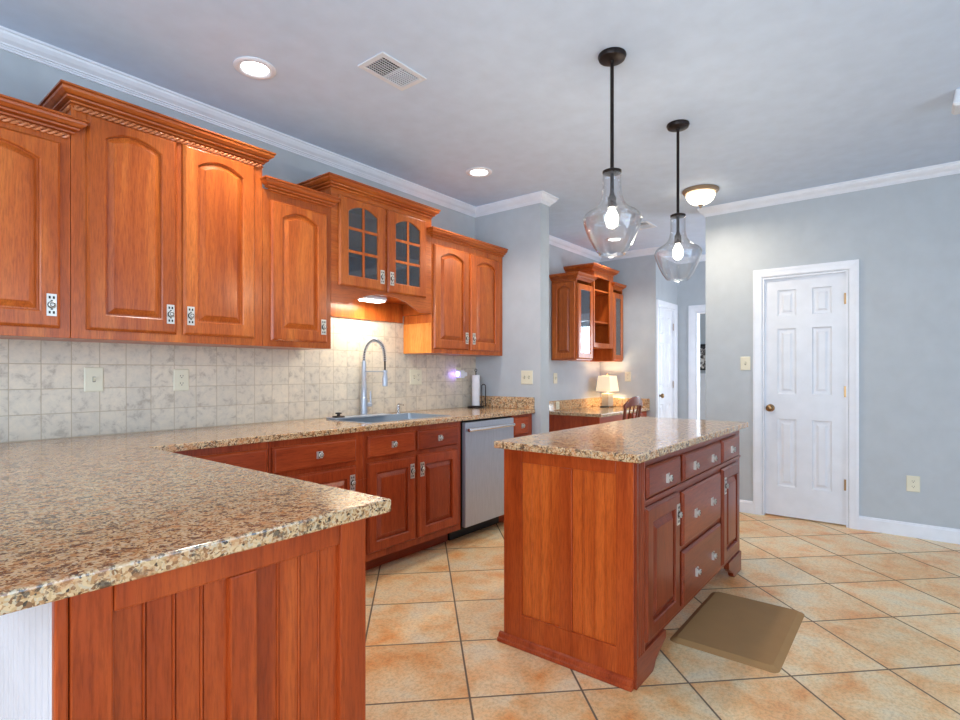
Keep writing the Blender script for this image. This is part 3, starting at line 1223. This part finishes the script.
# ================================================================== PENINSULA
pxa, pxb, pyf = .244, .852, 1.03
t = thing('peninsula_cabinet', 'cherry peninsula cabinet with a beadboard end panel and white beadboard back, nearest the camera', 'cabinet', ((pxa + pxb) / 2, pyf, 0))
MB().box(pxa + .012, pxb - .002, pyf + .021, 2.485, .0005, .8805).build('body', 'cherry_z', t)


def bead_panel(parent, frame, x0, x1, z0, z1, n, depth, mat='panel_z', name='beadboard', g=.0032):
    """tongue-and-groove boards; front at y=0"""
    m = MB(**frame)
    poly = [(x0, -depth)]
    xs = [x0 + (x1 - x0) * i / n for i in range(n + 1)]
    front = [(x0, 0)]
    for x in xs[1:-1]:
        front += [(x - g * 1.3, 0), (x - g * 1.1, -.002), (x - g * .9, -.002), (x - g * .7, 0), (x - g * .3, .002), (x + g * .3, .002), (x + g * .7, 0), (x + g * .9, -.002), (x + g * 1.1, -.002), (x + g * 1.3, 0)]
    front.append((x1, 0))
    ring = front + [(x1, -depth), (x0, -depth)]
    m.loops([[(x, y, z0) for x, y in ring], [(x, y, z1) for x, y in ring]])
    return m.build(name, mat, parent)


fr = dict(o=(0, pyf, 0), **FY)
m = MB()
T_ = .020
for (a, b) in ((pxa + .0, pxa + .018), (pxa + .019, .323), (.518, .575), (.776, pxb)):
    m.box(a, b, pyf, pyf + T_, .0005 if a < .3 or a > .7 else .14, .8805 if a < .3 or a > .7 else .826)
m.box(.323, .776, pyf, pyf + T_, .826, .8805).box(.323, .776, pyf, pyf + T_, .001, .14)
m.build('end_frame', 'cherry_mid_z', t, bevel=.004)  # redder base wood, with the peninsula's warm bounce light also in the tone
fb = dict(o=(0, pyf + .012, 0), **FY)
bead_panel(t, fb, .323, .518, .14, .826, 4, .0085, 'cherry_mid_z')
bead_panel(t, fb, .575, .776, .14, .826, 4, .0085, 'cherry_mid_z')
fw = dict(o=(pxa, 0, 0), u=(0, -1, 0), n=(-1, 0, 0))
bead_panel(t, dict(o=(pxa + .006, 0, 0), u=(0, -1, 0), n=(-1, 0, 0)), -2.47, -(pyf + .021), .0005, .8805, 37, .005, 'beadboard_white', 'back_beadboard', .0026)['label'] = 'white beadboard back'

# ================================================================== ISLAND
ia, id_, ib, ic = 2.003, 3.6415, .836, 1.4565
t = thing('kitchen_island', 'cherry kitchen island with beadboard end, drawers and doors, in the middle of the floor', 'island', ((ia + id_) / 2, (ib + ic) / 2, 0))
m = MB()
m.box(ia + .0158, id_ - .001, ib + .021, ic - .001, .112, .8805)
m.box(ia + .03, id_ - .03, ib + .10, ic - .02, .0005, .1115)
m.build('body', 'cherry_deep_z', t)
# end (faces -X)
m = MB()
x0_, x1_ = ia, ia + .0155
for (a, b) in ((1.360, ic), (ib + .001, .911)):
    m.box(x0_, x1_, a, b, .03, .8805)
m.box(x0_, x1_, 1.107, 1.167, .142, .822)
m.box(x0_, x1_, .911, 1.360, .822, .8805).box(x0_, x1_, .911, 1.360, .03, .142)
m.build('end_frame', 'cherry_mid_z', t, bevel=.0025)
fe = dict(o=(ia + .0105, 0, 0), u=(0, -1, 0), n=(-1, 0, 0))
bead_panel(t, fe, -1.360, -1.167, .142, .822, 4, .005)
bead_panel(t, fe, -1.107, -.911, .142, .822, 4, .005)
# base moulding
bm_ = [(0, .0005), (.024, .0005), (.026, .006), (.024, .016), (.016, .019), (.014, .030), (.010, .036), (0, .040)]
MB().sweep([(id_, ic), (ia, ic), (ia, ib)][::1], bm_).build('base_moulding', 'cherry_deep_x', t) if False else None
MB().sweep([(ia, ic + .02), (ia, ib + .002)], bm_).build('base_moulding', 'cherry_deep_z', t)
# front face frame (faces -Y)
m = MB()
m.box(ia + .0005, id_, ib, ib + .02, .118, .8805)
m.build('face_frame', 'cherry_shaded_x', t, bevel=.0015)
# fluted pilaster at the near corner
m = MB()
xs = [ia, ia + .016]
prof = [(ia + .001, 0)]
x = ia + .018
for k in range(3):
    prof += [(x, 0), (x + .004, .006), (x + .010, .006), (x + .014, 0)]
    x += .019
prof += [(ia + .085, 0)]
ring = [(p, ib - .0005 - .010 + q) for p, q in prof] + [(ia + .085, ib - .0005), (ia + .001, ib - .0005)]
m.loops([[(a, b, .118) for a, b in ring], [(a, b, .8805) for a, b in ring]])
m.build('pilaster', 'cherry_shaded_z', t)
# bracket feet
def foot(xa, sgn):
    m = MB()
    pr = [(0, .0005), (.165, .0005), (.185, .012), (.200, .035), (.225, .045), (.255, .060), (.320, .082), (.320, .1175), (0, .1175)]
    if sgn < 0:
        pr = [(a if a < .3 else .29, b) for a, b in pr]
    m.prism([(xa + sgn * a, b) for a, b in pr], ib - .010, ib + .02)
    m.build('foot', 'cherry_shaded_x', t, bevel=.002)
foot(ia + .001, 1)
foot(id_, -1)
IM = 'cherry_shaded_x'
F_ = lambda a, z: dict(o=(a, ib, z), **FY)
drawer(t, F_(2.098, .720), .392, .126, [(.217, .053)], IM)
drawer(t, F_(2.538, .720), .613, .124, [(.148, .057), (.450, .054)], IM)
drawer(t, F_(3.192, .720), .372, .126, [(.182, .058)], IM)
drawer(t, F_(2.524, .424), .627, .250, [(.177, .122), (.450, .126)], IM)
drawer(t, F_(2.524, .148), .627, .250, [(.190, .110), (.464, .115)], IM)
cab_door(t, F_(2.088, .146), .392, .538, 'rt', 0, .062, mat='cherry_shaded_z')
cab_door(t, F_(3.200, .146), .364, .538, 'lt', 0, .062, mat='cherry_shaded_z')
MB().box(ia + .088, id_, ib - .006, ib - .0003, .698, .712).build('rail_moulding', IM, t, bevel=.002)
itop = slab('granite_island_top', [1.9565, 3.6932], [.7955, 1.4806], lambda x, y: True, .8815, .914, 'granite', None, .006)
tag(itop, 'rectangular speckled granite slab on top of the kitchen island', 'countertop')

# floor mat
m = MB()
a0, a1, b0, b1 = 2.465, 3.18, .419, .868
m.loops([rrect(a0, a1, b0, b1, .03, .0005), rrect(a0 + .004, a1 - .004, b0 + .004, b1 - .004, .03, .004), rrect(a0 + .028, a1 - .028, b0 + .028, b1 - .028, .02, .017)])
tag(m.build('kitchen_mat', 'mat_brown', bevel=.002), 'brown cushioned anti-fatigue mat on the tiles in front of the island drawers', 'mat')

# ================================================================== WALL PLATES
def plate(name, label, cat, frame, w, h, kind, gang=1, group=None):
    """frame origin at the centre of the plate on the wall"""
    t = thing(name, label, cat, frame['o'], group)
    m = MB(**frame)
    m.loops([[(sx * w / 2, y, sz * h / 2) for sx, sz in ((-1, -1), (1, -1), (1, 1), (-1, 1))] for y in (.0005, .004)] + [[(sx * (w / 2 - .004), .0065, sz * (h / 2 - .004)) for sx, sz in ((-1, -1), (1, -1), (1, 1), (-1, 1))]])
    m.build('cover_plate', 'almond', t)
    for g_ in range(gang):
        cx = (g_ - (gang - 1) / 2) * .046
        k = kind[g_] if isinstance(kind, (list, tuple)) else kind
        if k == 'outlet':
            for cz in (-.02, .02):
                m = MB(**frame).use('almond')
                m.disc_y((cx, .006, cz), [(.0165, 0), (.0165, .0025), (.0005, .0026)], 16)
                m.use('almond_dark')
                m.box(cx - .0075, cx - .0050, .0086, .0091, cz - .002, cz + .006).box(cx + .0050, cx + .0075, .0086, .0091, cz - .002, cz + .006)
                m.disc_y((cx, .0084, cz - .008), [(.0028, 0), (.0028, .0006), (.0003, .0007)], 8)
                m.build('socket', None, t)
        else:
            m = MB(**frame).use('almond_dark')
            m.box(cx - .006, cx + .006, .0063, .0069, -.013, .013)
            m.use('almond')
            m.loops([[(cx - .0045, .0065, -.010), (cx + .0045, .0065, -.010), (cx + .0045, .0065, .010), (cx - .0045, .0065, .010)],
                     [(cx - .004, .020, .004), (cx + .004, .020, .004), (cx + .004, .019, .011), (cx - .004, .019, .011)]])
            m.build('toggle', None, t)
    return t


def fy_(x, y, z): return dict(o=(x, y, z), **FY)
def fx_(x, y, z): return dict(o=(x, y, z), **FX)


plate('light_switch', 'almond switch plate on the backsplash tiles under the leftmost wall cabinets', 'switch', fy_(.893, WB, 1.190), .080, .118, 'switch')
plate('wall_outlet', 'almond duplex outlet on the backsplash tiles under the tall wall cabinet', 'outlet', fy_(1.298, WB, 1.184), .080, .118, 'outlet')
plate('light_switch', 'wide almond two-gang plate on the backsplash tiles right of the faucet', 'switch', fy_(3.090, WB, 1.188), .132, .122, ['switch', 'outlet'], 2)
plate('wall_outlet', 'almond outlet on the backsplash tiles with a glowing night light plugged in', 'outlet', fy_(3.61, WB, 1.21), .075, .118, 'outlet')
plate('light_switch', 'almond double switch plate on the grey divider wall above the granite upstand', 'switch', fx_(A1, 2.562, 1.183), .118, .116, 'switch', 2)
plate('light_switch', 'small almond switch plate in the desk nook, left of the table lamp', 'switch', fy_(5.288, WB + .008, 1.160), .080, .116, 'switch')
plate('wall_outlet', 'almond outlet on the nook wall right of the table lamp', 'outlet', fx_(6.4, 2.750, 1.175), .080, .120, 'outlet')
plate('light_switch', 'almond switch plate on the grey wall left of the white closet door', 'switch', fx_(A2, 1.136, 1.304), .080, .118, 'switch')
plate('wall_outlet', 'almond duplex outlet low on the grey wall right of the closet door', 'outlet', fx_(A2, -.011, .397), .080, .118, 'outlet')
# night light
t = thing('night_light', 'white plug-in night light with violet glow on the backsplash tiles', 'night light', (3.61, WB - .01, 1.2))
MB().box(3.575, 3.640, WB - .060, WB - .0095, 1.175, 1.245).build('casing', 'trim_white', t, bevel=.012, seg=3)
MB().box(3.6405, 3.682, WB - .052, WB - .020, 1.190, 1.228).build('lamp_head', 'trim_white', t, bevel=.010, seg=3)
MB().box(3.566, 3.5745, WB - .040, WB - .012, 1.185, 1.235).build('glow_lens', 'violet_glow', t, bevel=.003)
pl = bpy.data.lights.new('violet_light', 'POINT'); pl.energy = .14; pl.color = (.30, .2, 1); pl.shadow_soft_size = .01
po = bpy.data.objects.new('violet_light', pl); COL.objects.link(po); po.parent = t; po.location = (-.055, -.025, .01)

# ================================================================== CEILING FIXTURES
def can_light(x, y, label):
    t = thing('recessed_light', label, 'ceiling light', (x, y, H), 'recessed ceiling lights')
    m = MB()
    m.lathe((x, y, H), [(.098, -.0005), (.098, -.004), (.090, -.009), (.072, -.010), (.064, -.004), (.064, -.0005)], 40, False, False)
    m.build('trim_ring', 'trim_white', t)
    MB().lathe((x, y, H), [(.0635, -.0005), (.0635, -.004), (.05, -.006), (.0005, -.007)], 32, False, True).build('lens', 'lens_glow', t)
    l = bpy.data.lights.new('can_spot', 'SPOT')
    l.energy = 45
    l.spot_size = math.radians(125)
    l.spot_blend = .8
    l.shadow_soft_size = .06
    l.color = (1, .95, .88)
    o = bpy.data.objects.new('can_spot', l)
    COL.objects.link(o)
    o.parent = t
    o.location = (0, 0, -.02)
    return t


can_light(1.392, 2.522, 'round recessed ceiling light over the tall wall cabinet, nearer the camera')
can_light(3.152, 2.520, 'round recessed ceiling light near the grey divider wall, the farther one')


can_light(5.68, 2.60, 'round recessed ceiling light over the desk nook, seen through the nearer glass pendant')


def pendant(x, y, label):
    t = thing('pendant_light', label, 'pendant light', (x, y, 1.79), 'glass pendants over the island')
    c = (x, y, 0)
    MB().lathe(c, [(.064, H - .0005), (.066, H - .008), (.060, H - .022), (.045, H - .028), (.012, H - .030), (.010, H - .040)], 32).build('canopy', 'bronze', t)
    MB().lathe(c, [(.0085, 1.995 + .08), (.0085, H - .035)], 12).build('rod', 'bronze', t)
    MB().lathe(c, [(.038, 2.160), (.044, 2.164), (.044, 2.172), (.030, 2.178), (.010, 2.184)], 28).build('cap', 'bronze', t)
    MB().lathe(c, [(.018, 2.002), (.020, 2.006), (.020, 2.048), (.014, 2.054), (.007, 2.080)], 20).build('socket', 'bronze', t)
    g_ = [(.040, 2.162), (.044, 2.150), (.043, 2.10), (.045, 2.06), (.054, 2.030), (.070, 2.006), (.092, 1.988), (.116, 1.975), (.130, 1.962), (.1355, 1.948), (.133, 1.930), (.124, 1.898), (.108, 1.858), (.088, 1.818), (.070, 1.792), (.061, 1.784)]
    inn = [(r - .0035, z) for r, z in g_][::-1]
    MB().lathe(c, g_ + [(.061, 1.779), (.055, 1.779)] + inn, 56, False, False).build('glass_shade', 'clear_glass', t)
    MB().lathe(c, [(.012, 2.001), (.014, 1.992), (.024, 1.974), (.030, 1.955), (.030, 1.938), (.024, 1.918), (.012, 1.906), (.001, 1.903)], 20).build('bulb', 'bulb_glow', t)
    l = bpy.data.lights.new('bulb_light', 'POINT'); l.energy = 9; l.color = (1, .88, .7); l.shadow_soft_size = .03
    o = bpy.data.objects.new('bulb_light', l); COL.objects.link(o); o.parent = t; o.location = (0, 0, 1.885 - 1.79)
    return t


p1 = pendant(2.383, 1.103, 'clear glass bell pendant over the near end of the island, larger of the two')
p2 = copy_thing(p1, (3.295, 1.100, 1.79), 'clear glass bell pendant over the far end of the island, smaller in view')
for l in bpy.data.objects:
    pass

# flush dome light
fxx, fyy = 4.596, 1.351
t = thing('flush_ceiling_light', 'white glass dome ceiling light with a bronze rim, behind the pendants', 'ceiling light', (fxx, fyy, H))
c = (fxx, fyy, H)
MB().lathe(c, [(.140, -.0005), (.142, -.010), (.134, -.022), (.118, -.030), (.108, -.026)], 40).build('rim', 'ring_metal', t)
MB().lathe(c, [(.116, -.029), (.113, -.050), (.102, -.078), (.080, -.102), (.046, -.118), (.010, -.122)], 36).build('glass_dome', 'dome_glow', t, sub=1)
MB().lathe(c, [(.020, -.118), (.022, -.125), (.008, -.130), (.011, -.137), (.010, -.143), (.003, -.150)], 14).build('finial', 'ring_metal', t)
o = area('dome_light', (0, 0, 0), (0, 0, 0), .2, .2, 9, (1, .88, .70)); o.data.shape = 'DISK'
o.parent = t; o.location = (0, 0, -.165)


def vent(x0, x1, y0, y1, label, n=11):
    t = thing('ceiling_vent', label, 'vent', ((x0 + x1) / 2, (y0 + y1) / 2, H), 'ceiling air vents')
    b = .028
    m = MB()
    m.box(x0, x1, y0, y0 + b, H - .007, H - .0005).box(x0, x1, y1 - b, y1, H - .007, H - .0005)
    m.box(x0, x0 + b, y0 + b, y1 - b, H - .007, H - .0005).box(x1 - b, x1, y0 + b, y1 - b, H - .007, H - .0005)
    xm = (x0 + x1) / 2
    m.box(xm - .004, xm + .004, y0 + b, y1 - b, H - .006, H - .0008)
    m.build('frame', 'vent_white', t, bevel=.002)
    MB().box(x0 + b, x1 - b, y0 + b, y1 - b, H - .0012, H - .0004).build('backing', 'vent_dark', t)
    m = MB()
    k = 9
    for i in range(k):
        for (xa, xb, sgn) in ((x0 + b, xm - .004, -1), (xm + .004, x1 - b, 1)):
            xx = xa + (xb - xa) * (i + .5) / k
            q = .004 if sgn < 0 else .0005
            m.loops([[(xx - sgn * q, y, H - .0015), (xx - sgn * (q - .001), y, H - .0015), (xx + sgn * (q + .0015), y, H - .007), (xx + sgn * q, y, H - .007)] for y in (y0 + b, y1 - b)])
    for i in range(1, 8):
        yy = y0 + b + (y1 - y0 - 2 * b) * i / 8
        m.box(x0 + b, x1 - b, yy - .001, yy + .001, H - .0065, H - .003)
    m.build('louvres', 'vent_white', t)
    return t


vent(1.689, 1.985, 1.925, 2.110, 'white ceiling air vent over the kitchen, between the recessed lights')
vent(5.190, 5.460, 2.035, 2.215, 'small white ceiling air vent far back near the hallway')
# ceiling box at right edge
m = MB()
m.loops([rrect(3.80, 3.93, -.30, -.180, .012, H - .0005), rrect(3.80, 3.93, -.30, -.180, .012, H - .02), rrect(3.79, 3.94, -.31, -.170, .012, H - .075), rrect(3.80, 3.93, -.30, -.18, .012, H - .09)])
tag(m.build('ceiling_detector', 'vent_white', bevel=.002), 'white box-shaped detector hanging from the ceiling at the right edge of the photo', 'detector')


# ================================================================== DESK NOOK
NF = 2.822
NW = WB + .007
hx0, hx1, hx2, hx3 = 5.207, 5.580, 6.095, 6.396
t = thing('desk_hutch', 'stepped cherry wall hutch with glass side doors and open centre shelves above the desk', 'cabinet', ((hx0 + hx3) / 2, NW, 1.36))
m = MB()


def hollow(m, x0, x1, z0, z1, y0=NF, th=.018, front=0):
    m.box(x0, x0 + th, y0, NW, z0, z1).box(x1 - th, x1, y0, NW, z0, z1)
    m.box(x0 + th, x1 - th, y0, NW, z0, z0 + th).box(x0 + th, x1 - th, y0, NW, z1 - th, z1)
    m.box(x0 + th, x1 - th, NW - .01, NW, z0 + th, z1 - th)


hollow(m, hx0, hx1 - .001, 1.362, 2.25)
hollow(m, hx1, hx2, 1.512, 2.385)
hollow(m, hx2 + .001, hx3, 1.362, 2.25)
m.box(hx1, hx2, NW - .02, NW, 1.362, 1.511)
m.build('body', 'cherry_z', t)
m = MB()
m.box(hx1 + .001, hx1 + .03, NF - .018, NF - .0005, 1.512, 2.385).box(hx2 - .10, hx2 - .001, NF - .018, NF - .0005, 1.512, 2.385)
m.box(hx1 + .03, hx2 - .10, NF - .018, NF - .0005, 1.512, 1.565).box(hx1 + .03, hx2 - .10, NF - .018, NF - .0005, 2.315, 2.385)
m.build('face_frame', 'cherry_z', t, bevel=.002)
for z in (1.80, 2.165):
    MB().box(hx1 + .019, hx2 - .019, NF + .01, NW - .011, z, z + .018).build('shelf', 'cherry_x', t)
cab_door(t, dict(o=(hx0 + .012, NF, 1.375), **FY), .348, .82, None, 0, .06, glass=True, side=True)
cab_door(t, dict(o=(hx2 + .012, NF, 1.375), **FY), .275, .82, None, 0, .06, glass=True, side=True)
cab_door(t, dict(o=(hx0 - .0002, NW - .01, 1.375), u=(0, -1, 0), n=(-1, 0, 0)), .29, .84, None, .045, .06, pname='side_panel', t=.015)
cab_crown(t, [(hx0, NW), (hx0, NF), (hx1 - .04, NF), (hx1 - .04, NF + e)], 2.238, 2.303)
cab_crown(t, [(hx1 - .05, NW), (hx1 - .05, NF - .018), (hx2 - .02, NF - .018), (hx2 - .02, NW)], 2.374, 2.442)
cab_crown(t, [(hx2 + .005, NF + e), (hx2 + .005, NF), (hx3 - .065, NF), (hx3 - .065, NW)], 2.238, 2.303)

# desk
DZ = .800
dx0, dx1, dy0 = 5.09, 6.398, 2.472
t = thing('built_in_desk', 'low built-in cherry desk in the nook beyond the island', 'desk', ((dx0 + dx1) / 2, 2.8, 0))
m = MB()
m.box(dx0 + .84, dx1 - .001, dy0 + .04, NW - .001, .1, DZ - .0335)
m.box(dx0 + .86, dx1 - .02, dy0 + .10, NW - .02, .0005, .0995)
m.build('pedestal', 'cherry_deep_z', t, bevel=.002)
MB().box(dx0 + .02, dx0 + .04, dy0 + .03, NW - .001, .0005, DZ - .0335).build('end_panel', 'cherry_deep_z', t, bevel=.002)
MB().box(dx0 + .041, dx0 + .839, dy0 + .06, dy0 + .08, DZ - .11, DZ - .0335).build('apron', 'cherry_deep_x', t)
drawer(t, dict(o=(dx0 + .86, dy0 + .04, DZ - .17), **FY), .39, .125, [(.195, .062)], 'cherry_deep_x')
drawer(t, dict(o=(dx0 + .86, dy0 + .04, DZ - .42), **FY), .39, .235, [(.195, .12)], 'cherry_deep_x')
drawer(t, dict(o=(dx0 + .86, dy0 + .04, .12), **FY), .39, .245, [(.195, .12)], 'cherry_deep_x')
dt = thing('granite_desk_top', 'speckled brown granite top of the nook desk with an upstand along two walls', 'countertop', ((dx0 + dx1) / 2, 2.8, DZ))
slab('top', [dx0, dx1], [dy0, NW - .001], lambda x, y: True, DZ - .033, DZ, 'granite', dt)
m = MB()
m.box(dx0, dx1, NW - .021, NW - .001, DZ + .0005, DZ + .11)
m.box(dx1 - .020, dx1, dy0, NW - .0215, DZ + .0005, DZ + .11)
m.build('splash_upstand', 'granite', dt, bevel=.003)
plate('wall_outlet', 'pale outlet plate on the granite upstand at the left end of the nook desk', 'outlet', fy_(5.30, NW - .0215, DZ + .055), .075, .09, 'outlet')

# lamp
lx, ly = 6.20, 2.93
t = thing('table_lamp', 'lit table lamp with a cream shade and pale block base on the nook desk', 'lamp', (lx, ly, DZ))


def sqring(cx, cy, hw, hd, z):
    return [(cx - hw, cy - hd, z), (cx + hw, cy - hd, z), (cx + hw, cy + hd, z), (cx - hw, cy + hd, z)]


MB().loops([sqring(lx, ly, .085, .06, DZ + .0005), sqring(lx, ly, .085, .06, DZ + .012)]).build('base_plate', 'black_plastic', t, bevel=.002)
MB().loops([sqring(lx, ly, .070, .045, DZ + .0125), sqring(lx, ly, .070, .045, DZ + .17)]).build('base_block', 'linen', t, bevel=.004)
MB().lathe((lx, ly, DZ + .17), [(.012, 0), (.012, .02), (.007, .025), (.007, .08)], 12).build('neck', 'nickel', t)
m = MB()
m.loops([sqring(lx, ly, .125, .095, DZ + .195), sqring(lx, ly, .102, .075, DZ + .385)], False, False)
m.build('lamp_shade', 'shade_glow', t, bevel=0)
MB().lathe((lx, ly, DZ + .25), [(.003, 0), (.003, .145), (.009, .150), (.009, .158), (.003, .165)], 10).build('finial', 'brass', t)
l = bpy.data.lights.new('lamp_light', 'POINT'); l.energy = 5.5; l.color = (1, .82, .58); l.shadow_soft_size = .04
o = bpy.data.objects.new('lamp_light', l); COL.objects.link(o); o.parent = t; o.location = (0, 0, .30)

# desk chair (backrest towards the camera side)
cx, cy = 5.31, 2.27
t = thing('desk_chair', 'dark wooden chair with a curved top rail, tucked at the nook desk', 'chair', (cx, cy + .2, 0))
sw = .21
m = MB()
m.loops([rrect(cx - sw, cx + sw, cy, cy + .40, .05, .435), rrect(cx - sw, cx + sw, cy, cy + .40, .05, .46), rrect(cx - sw + .02, cx + sw - .02, cy + .02, cy + .38, .05, .468)])
m.build('seat', 'chair_wood', t)
for sx in (-1, 1):
    MB().tube([(cx + sx * .18, cy + .37, .436), (cx + sx * .19, cy + .385, .0005)], [.020, .014], 10).build('leg', 'chair_wood', t)
    MB().tube([(cx + sx * .18, cy + .02, .436), (cx + sx * .19, cy - .03, .0005)], [.020, .014], 10).build('leg', 'chair_wood', t)
    MB().tube([(cx + sx * .17, cy + .02, .47), (cx + sx * .185, cy - .02, .70), (cx + sx * .19, cy - .045, .90)], [.016, .016, .014], 10).build('back_post', 'chair_wood', t)
m = MB()
top, bot = [], []
N = 16
rings = []
for i in range(N + 1):
    u = -1 + 2 * i / N
    x = cx + u * .225
    y = cy - .045 - .03 * (1 - u * u)
    zt = .90 + .082 * (1 - abs(u) ** 2.2)
    zb = .860 + .030 * (1 - u * u)
    rings.append([(x, y - .012, zb), (x, y + .012, zb), (x, y + .012, zt), (x, y - .012, zt)])
m.loops(rings)
m.build('top_rail', 'chair_wood', t, bevel=.005)
for u in (-.45, 0, .45):
    MB().tube([(cx + u * .2, cy + .015, .467), (cx + u * .22, cy - .06, .915)], .008, 8).build('spindle', 'chair_wood', t)
MB().tube([(cx - .18, cy + .19, .18), (cx + .18, cy + .19, .18)], .009, 8).build('stretcher', 'chair_wood', t) if False else None
m = MB()
for sx in (-1, 1):
    m.tube([(cx + sx * .187, cy + .378, .20), (cx + sx * .187, cy - .008, .20)], .009, 8)
m.tube([(cx - .187, cy + .19, .20), (cx + .187, cy + .19, .20)], .009, 8)
m.build('stretcher', 'chair_wood', t)

# picture in the far room
simple('art_dark', rgb(46, 44, 48), .5)
simple('art_light', rgb(190, 186, 182), .5)
t = thing('framed_picture', 'dark framed picture on the pale wall seen through the hallway opening', 'picture', (9.99, 2.85, 1.5))
MB().box(9.955, 9.999, 2.45, 3.25, 1.27, 1.73).build('frame', 'black_plastic', t, bevel=.004)
a = Mat('art')
nz = a.noise(a.coord('Object', (1, 1, 1)), 14, 4, .6, 1.5)
a.set(Base_Color=a.ramp(nz, [(.42, rgb(34, 32, 38)[:3]), (.50, rgb(120, 112, 110)[:3]), (.58, rgb(210, 205, 200)[:3])]), Roughness=.5)
M['art'] = a.m
MB().box(9.950, 9.9545, 2.49, 3.21, 1.30, 1.66).build('artwork', 'art', t)
MB().box(9.950, 9.9545, 2.49, 3.21, 1.662, 1.70).build('top_strip', 'art_dark', t)
